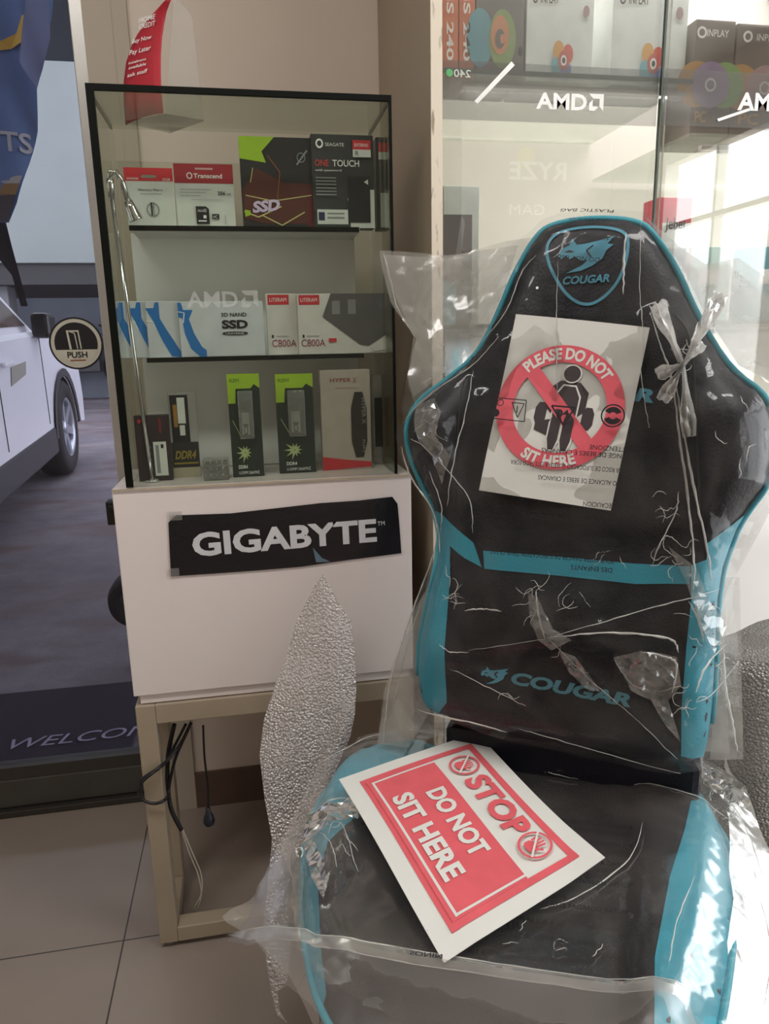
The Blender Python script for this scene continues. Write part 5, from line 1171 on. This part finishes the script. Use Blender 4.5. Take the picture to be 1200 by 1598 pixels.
free_sheet([at(1130, 1180, .52), at(1180, 1260, .50), at(1215, 1380, .46), at(1230, 1480, .42), at(1230, 1600, .40), at(1120, 1600, .46), at(1150, 1400, .49), at(1140, 1280, .52)], 'side_skirt', FILMB, .006, .014, 47)
# crumpled bright tatters
def tatter(pts, srf, P, h, name, mat=None, k=.004, z0=.012, sd=0):
    poly = [P(*p) for p in pts]; V, Fc = tri_patch(poly, .007, .4); r_ = np.random.RandomState(sd); w_ = h(V[:, 0], V[:, 1])+z0+k*1.4*ridged(V, 42, sd)+k*r_.randn(len(V))*.18
    b = B(); b.add([srf(p[0], p[1], q) for p, q in zip(V, w_)], Fc, mat or CRUMP, False); return b.build(name, bag, fix=False)
CRUMP = film('crumpled_film', .05, .3, '#dcdad2', '#ffffff', .9, .12, base=.12, hscale=12)
hF = lambda u, v: hfilm(u, v)
tatter([(668, 640), (700, 634), (712, 655), (705, 690), (724, 720), (712, 760), (698, 720), (680, 700), (672, 680)], bs, bk, hF, 'crumpled_fold', sd=1)
tatter([(960, 1010), (1000, 1000), (1052, 1010), (1058, 1050), (1040, 1075), (1058, 1135), (1035, 1110), (1015, 1075), (985, 1060)], bs, bk, hF, 'crumpled_fold', sd=2)
tatter([(880, 1000), (905, 1010), (940, 1060), (925, 1062), (895, 1035)], bs, bk, hF, 'crumpled_fold', sd=3)
tatter([(835, 915), (850, 925), (872, 970), (900, 985), (870, 1000), (850, 985), (838, 950)], bs, bk, hF, 'crumpled_fold', sd=5)
tatter([(1040, 850), (1080, 880), (1100, 930), (1130, 970), (1110, 1010), (1085, 960), (1065, 900)], bs, bk, hF, 'crumpled_fold', sd=6)
hS = lambda u, f: hsf(u, f)
tatter([(480, 1310), (545, 1300), (590, 1302), (560, 1330), (520, 1336), (488, 1345), (510, 1400), (508, 1455), (490, 1415), (474, 1350)], ss, sk, hS, 'crumpled_fold', sd=7)
tatter([(820, 1160), (850, 1168), (900, 1195), (860, 1210), (880, 1250), (840, 1220), (820, 1190)], ss, sk, hS, 'crumpled_fold', sd=8)
tatter([(700, 1165), (716, 1175), (712, 1200), (702, 1192)], ss, sk, hS, 'crumpled_fold', sd=9)
tatter([(1060, 1200), (1130, 1180), (1160, 1230), (1170, 1300), (1130, 1290), (1090, 1250)], ss, sk, hS, 'crumpled_fold', sd=10)
# film folds as pale tubes, their highlights put into the colour
CRS = film('fold_highlight_film', .5, .75, '#efeee8', '#ffffff', .6, .15, base=.25, hscale=30)
rc = random.Random(11)
def crease(b, pts, r, srf, P, h, z0=.008, jit=2.):
    q = spline([Vector((*p, 0)) for p in pts], 8); n = len(q); o = []
    for i, p in enumerate(q):
        x, y = P(p.x+rc.uniform(-jit, jit)*.4, p.y+rc.uniform(-jit, jit)*.4); o.append(srf(x, y, float(h(x, y))+z0))
    b.tube(o, [max(.0001, r*math.sin(PI*min(1, max(0, (i+.3)/n)))**.6*rc.uniform(.6, 1.1)) for i in range(n)], CRS, 5)
def squiggle(b, cx, cy, sx, sy, k, r, srf, P, h):
    for _ in range(k):
        x, y = cx+rc.uniform(-sx, sx), cy+rc.uniform(-sy, sy); a = rc.uniform(0, 6.28); pts = [(x, y)]
        for j in range(rc.randint(3, 5)):
            a += rc.uniform(-1.1, 1.1); L_ = rc.uniform(4, 11); x += L_*math.cos(a); y += L_*math.sin(a); pts.append((x, y))
        crease(b, pts, r*.8, srf, P, h, jit=1)
b = B()
for pts in ([(1012, 505), (1030, 560), (1045, 605), (1058, 700), (1070, 790), (1078, 880), (1076, 915)], [(1050, 600), (1062, 680), (1080, 780), (1098, 860), (1104, 900)], [(1035, 498), (1050, 550), (1062, 590)], [(1020, 500), (1040, 545), (1055, 585)],
    [(1000, 352), (998, 470), (1002, 530), (1000, 600), (1010, 665), (1012, 676)], [(978, 390), (975, 430), (974, 480)], [(878, 430), (876, 500), (875, 560), (877, 640)], [(845, 420), (822, 445), (800, 500), (760, 545)], [(650, 655), (690, 620), (745, 585), (790, 540)], [(640, 665), (670, 640), (712, 605)], [(658, 690), (690, 710), (745, 775), (752, 830)],
    [(752, 590), (745, 640), (728, 720), (716, 790)], [(600, 1160), (612, 1060), (650, 950), (690, 850), (688, 800)], [(615, 1100), (640, 1010), (668, 930)], [(690, 740), (706, 790), (700, 830)], [(636, 700), (650, 745), (688, 800), (700, 860)],
    [(860, 985), (950, 958), (1060, 928), (1120, 915)], [(745, 1003), (800, 995), (860, 985)], [(706, 992), (722, 1004), (745, 1006)], [(740, 945), (765, 942), (795, 944)], [(860, 985), (850, 950), (846, 915)], [(865, 985), (880, 1000), (930, 1050), (990, 1100), (1055, 1165)], [(870, 982), (960, 975), (1040, 985), (1055, 1005)], [(1000, 1004), (1030, 1010), (1052, 1022), (1045, 1065)],
    [(960, 1015), (985, 1050), (1010, 1060)], [(720, 1030), (770, 1055), (830, 1085)], [(1070, 930), (1085, 960), (1092, 990)], [(1130, 1000), (1095, 1030), (1080, 1065)], [(1080, 1080), (1110, 1070), (1150, 1030)], [(1125, 1000), (1128, 1060), (1140, 1120), (1150, 1170)], [(660, 1100), (740, 1112), (800, 1128)], [(820, 1120), (920, 1150), (1060, 1195)], [(1020, 860), (1050, 800), (1055, 770)], [(1015, 880), (1035, 835), (1060, 850)],
    [(600, 395), (612, 440), (622, 480), (645, 520), (652, 530)], [(1110, 497), (1090, 540), (1066, 580)], [(1085, 515), (1075, 550), (1062, 585)]): crease(b, pts, rc.choice((.0007, .001, .0015, .002)), bs, bk, hfilm)
for c in ((850, 925, 14, 26, 7), (728, 912, 22, 20, 7), (1055, 860, 20, 22, 7), (1090, 960, 18, 40, 8), (700, 670, 22, 30, 9), (1075, 1080, 18, 30, 7), (1025, 790, 14, 20, 4), (905, 905, 10, 18, 4), (1065, 580, 14, 20, 8), (965, 855, 20, 10, 3), (1110, 1010, 20, 30, 6), (1150, 690, 30, 60, 4), (850, 1040, 50, 40, 4)): squiggle(b, *c[:4], c[4], .0007, bs, bk, hfilm)
b.build('fold_highlights', bag, fix=False)
b = B()
for pts in ([(500, 1215), (560, 1190), (640, 1178), (700, 1170)], [(480, 1300), (540, 1292), (600, 1300)], [(484, 1340), (496, 1380), (510, 1430)], [(500, 1335), (520, 1370), (528, 1400)], [(536, 1335), (548, 1365), (560, 1400)], [(700, 1180), (800, 1215), (900, 1240), (1060, 1262)], [(720, 1175), (830, 1230), (900, 1250)], [(930, 1250), (1040, 1275), (1140, 1310)], [(1080, 1200), (1120, 1260), (1160, 1320), (1190, 1400)], [(1000, 1330), (980, 1380), (900, 1440), (840, 1460)],
    [(352, 1428), (480, 1488), (600, 1518), (800, 1552), (1065, 1592)], [(388, 1466), (480, 1506), (600, 1540), (800, 1573), (1065, 1613)], [(820, 1160), (835, 1200), (850, 1240)], [(1080, 1420), (1050, 1500), (1040, 1560)], [(1180, 1420), (1200, 1500), (1190, 1590)]): crease(b, pts, .0009, ss, sk, hsf)
for c in ((880, 1200, 50, 25, 9), (520, 1350, 25, 30, 6), (1120, 1250, 40, 40, 8), (830, 1175, 30, 20, 5), (850, 1500, 90, 30, 5), (720, 1190, 25, 14, 4)): squiggle(b, *c[:4], c[4], .0007, ss, sk, hsf)
b.build('fold_highlights', bag, fix=False)
# warnings printed on the seat film
s = D(lambda x, y, l: ss(x, y, float(hsf(x, y))+.014+l*.0002))
for t_, x, y, w_ in (('WARNING TO AVOID DANGER', 985, 1340, 110), ('OF SUFFOCATION KEEP THIS PLASTIC', 990, 1372, 150), ('BAG AWAY FROM BABIES', 965, 1400, 120), ('KEEP THIS BAG AWAY FROM CHILDREN', 985, 1436, 150), ('EVITAR GUARDAR ESTA BOLSA FUERA DEL', 975, 1478, 210), ('ALCANCE', 810, 1470, 60), ('ATENCION', 720, 1510, 60), ('PARA EVITAR PELIGRO DE ASFIXIA ESTA BOLSA', 925, 1530, 240), ('NINOS', 690, 1550, 50), ('ACHTUNG', 960, 1260, 60)): warn(s, t_, x, y, w_, 8, .12, sk)
s.build('printed_warning', bag, fix=False)
# ---- STOP sheet lying on the seat
ZS_ = SZ+.052
c01, c11, c10, c00 = Zp(744, 1146, ZS_+.012), Zp(944, 1345, ZS_+.004), Zp(693, 1497, ZS_-.004), Zp(529, 1216, ZS_+.008)
bend2 = lambda x, y: .004*math.sin(PI*x)*math.sin(PI*y)+.003*math.sin(5*x+2*y)+.012*max(0, x+y-1.75)**1*1.5-.010*max(0, .18-y)*x
mq = quadmap(c00, c10, c11, c01, (0, 0, 1), .0002, bend2)
b = B(); n_ = 22
b.add([mq(i/n_, j/n_, 0) for j in range(n_+1) for i in range(n_+1)], [(j*(n_+1)+i, j*(n_+1)+i+1, (j+1)*(n_+1)+i+1, (j+1)*(n_+1)+i) for j in range(n_) for i in range(n_)], PAP, True); k_ = (n_+1)**2; b.add([Vector(v)-Vector((0, 0, .0005)) for v in b.v[:k_]], [f[::-1] for f in b.f], PAP, True)
p2 = b.build('notice_sheet', None, fix=False); tag(p2, 'white paper with red STOP DO NOT SIT HERE sign lying on the seat', 'sign')
SW, SHh = 1.414, 1.0
class D2(D):
    pass
s = D(lambda x, y, l: mq(x/SW, y/SHh, l*1.2+2))
STR = M('stop_red', '#dd6068', .55)
def fr_(x0, y0, x1, y1, w_, mat):
    s.rect(x0, y0, x1, y0+w_, mat); s.rect(x0, y1-w_, x1, y1, mat); s.rect(x0, y0, x0+w_, y1, mat); s.rect(x1-w_, y0, x1, y1, mat)
# dense red field so that it follows the bends
def dfield(x0, y0, x1, y1, mat):
    lay = s.L; s.L += 1; n = 16; s.add([s.mp(x0+(x1-x0)*i/n, y0+(y1-y0)*j/n, lay) for j in range(n+1) for i in range(n+1)], [(j*(n+1)+i, j*(n+1)+i+1, (j+1)*(n+1)+i+1, (j+1)*(n+1)+i) for j in range(n) for i in range(n)], mat)
mg = .10
for (x0, y0, x1, y1) in ((mg, mg, SW-mg, mg+.045), (mg, SHh-mg-.045, SW-mg, SHh-mg), (mg, mg, mg+.045, SHh-mg), (SW-mg-.045, mg, SW-mg, SHh-mg)): dfield(x0, y0, x1, y1, STR)
dfield(mg+.045, mg+.03, SW-mg-.045, .585, STR)
for (x0, y0, x1, y1) in ((mg+.06, mg+.055, SW-mg-.06, mg+.07), (mg+.06, mg+.055, mg+.075, .585), (SW-mg-.075, mg+.055, SW-mg-.06, .585)): dfield(x0, y0, x1, y1, PAP)
s.text('STOP', .43, .655, .56, .17, STR, .045); s.text('DO NOT', .42, .40, .58, .125, PAP, .04); s.text('SIT HERE', .36, .20, .70, .13, PAP, .04)
for x in (.30, 1.115):
    s.ring(x, .74, .085, .1, STR); 
    s.poly(smooth_poly([(x-.045, .68), (x+.03, .68), (x+.045, .72), (x+.03, .745), (x-.045, .745)], 1), STR)
    for j in range(4): s.line([(x-.036+j*.02, .74), (x-.042+j*.024, .80-.006*abs(j-1.5))], .014, STR)
    s.line([(x+.03, .71), (x+.062, .755)], .014, STR); s.line([(x-.07, .81), (x+.07, .67)], .012, PAP)
s.build('printed_sign', p2, fix=False)

# =================================================================== FOAM WRAP SHEETS
def foam_mat(name, c, haze):
    m = bpy.data.materials.new(name); m.use_nodes = True; nt = m.node_tree; N = nt.nodes; L = nt.links; N.remove(N['Principled BSDF']); out = N['Material Output']
    co = N.new('ShaderNodeTexCoord'); v = N.new('ShaderNodeTexVoronoi'); v.inputs['Scale'].default_value = 230; L.new(co.outputs['Object'], v.inputs['Vector'])
    r = N.new('ShaderNodeValToRGB'); e = r.color_ramp.elements; e[0].position = .15; e[0].color = lin(c); e[1].position = .62; e[1].color = tuple(x*.68 for x in lin(c)[:3])+(1,); L.new(v.outputs['Distance'], r.inputs[0])
    d = N.new('ShaderNodeBsdfDiffuse'); L.new(r.outputs[0], d.inputs[0]); g = N.new('ShaderNodeBsdfGlossy'); g.inputs['Roughness'].default_value = .22
    t = N.new('ShaderNodeBsdfTransparent'); tl = N.new('ShaderNodeBsdfTranslucent'); L.new(r.outputs[0], tl.inputs[0])
    bu = N.new('ShaderNodeBump'); bu.inputs['Strength'].default_value = 1; bu.inputs['Distance'].default_value = .0035; bu.invert = True; L.new(v.outputs['Distance'], bu.inputs['Height'])
    for q in (d, g): L.new(bu.outputs[0], q.inputs['Normal'])
    m0 = N.new('ShaderNodeMixShader'); m0.inputs[0].default_value = .35; L.new(d.outputs[0], m0.inputs[1]); L.new(tl.outputs[0], m0.inputs[2])
    m1 = N.new('ShaderNodeMixShader'); m1.inputs[0].default_value = .2; L.new(m0.outputs[0], m1.inputs[1]); L.new(g.outputs[0], m1.inputs[2])
    m2 = N.new('ShaderNodeMixShader'); m2.inputs[0].default_value = haze; L.new(m1.outputs[0], m2.inputs[1]); L.new(t.outputs[0], m2.inputs[2]); L.new(m2.outputs[0], out.inputs[0]); return m
FOAM = foam_mat('bubble_foam_film', '#e8deda', .2)
# leaning strip: plane from the box front down to the seat side
a = Yp(502, 898, 1.285); b1 = Zp(440, 1520, .14)
up_ = (a-b1).normalized(); rt_ = Vector((1, 0, 0)); nn = rt_.cross(up_).normalized(); rt_ = up_.cross(nn).normalized()
if nn.y > 0: nn = -nn
def fk(x, y): p = on(x, y, nn, a.dot(nn))-a; return (p.dot(rt_), p.dot(up_))
def fs_(u, v, w_): return a+rt_*u+up_*v+nn*w_
fl = [(502, 897), (510, 912), (528, 945), (545, 968), (552, 1020), (554, 1070), (552, 1108), (545, 1145), (522, 1195), (492, 1260), (470, 1310), (452, 1345), (448, 1400), (452, 1470), (446, 1520), (432, 1530), (436, 1560), (447, 1577), (432, 1566), (424, 1535), (416, 1490), (412, 1430), (418, 1370), (424, 1300), (413, 1240), (405, 1175), (412, 1120), (430, 1065), (446, 1025), (460, 972), (476, 940), (490, 912)]
poly = [fk(*p) for p in fl]
pc = [fk(*p) for p in ((502, 900), (502, 1000), (478, 1100), (455, 1200), (440, 1320), (435, 1560))]
V, Fc = tri_patch(poly, .007, .3); dd = pdist(V, poly)
cu_ = np.interp(-V[:, 1], [-p[1] for p in pc], [p[0] for p in pc])
w_ = .030*np.cos(np.clip((V[:, 0]-cu_)/.07, -1.5, 1.5))+.004*fbm(V, 9, 3, 3)+.008*ridged(V, 6, 2)
w_ += .014*seg(V, fk(545, 1100), fk(455, 1340), .03)
b = B(); b.add([fs_(p[0], p[1], q) for p, q in zip(V, w_)], Fc, FOAM, True)
o = b.build('bubble_wrap_sheet', None, fix=False); tag(o, 'pale twisted strip of bubble wrap hanging between the box and the seat', 'bubble wrap')
# wrapped grey bundle at the right edge
FOAM2 = foam_mat('grey_bubble_wrap', '#c2bfb9', .0)
p0 = Yp(1158, 1050, .95); pb = Yp(1160, 1598, .95); 
b = B(); rows_ = 26; colsn = 40; vs = []
cx_, cy_ = p0.x+.17, 1.02; ztop = p0.z
for i in range(rows_+1):
    t_ = i/rows_; z = .004+(ztop-.004)*t_
    for j in range(colsn):
        an = 2*PI*j/colsn; r_ = .165*(1+.05*math.sin(3*an+5*t_)+.03*math.sin(7*an-9*t_)+.02*noise.noise(Vector((math.cos(an)*3, math.sin(an)*3, t_*6)))*2)*(1-.15*max(0, t_-.9)*10*.5)
        vs.append((cx_+r_*math.cos(an), cy_+r_*math.sin(an)*.75, z+.01*math.sin(2*an)*t_))
fs = [(i*colsn+j, i*colsn+(j+1) % colsn, (i+1)*colsn+(j+1) % colsn, (i+1)*colsn+j) for i in range(rows_) for j in range(colsn)]+[tuple(range(rows_*colsn, (rows_+1)*colsn)), tuple(range(colsn))[::-1]]
b.add(vs, fs, FOAM2, True); o = b.build('wrapped_bundle', None); tag(o, 'grey bubble wrapped upright bundle at the right edge beside the chair', 'bundle')
# small white carton on the floor under the seat
q = Zp(500, 1592, .10); 
wc = B().obox(Vector((q.x, q.y, .001)), CW_*.26, -CF*.16, (0, 0, .11), M('white_carton', '#d5d8dc', .5), .003).build('carton'); tag(wc, 'low white carton on the floor under the front of the chair', 'box')
B().obox(Vector((q.x, q.y, .001))-CW_*.003+CF*.0, CW_*.003, -CF*.16, (0, 0, .112), BLACK, .001).build('black_edge', wc)
print('SCENE BUILT', len(bpy.data.objects))
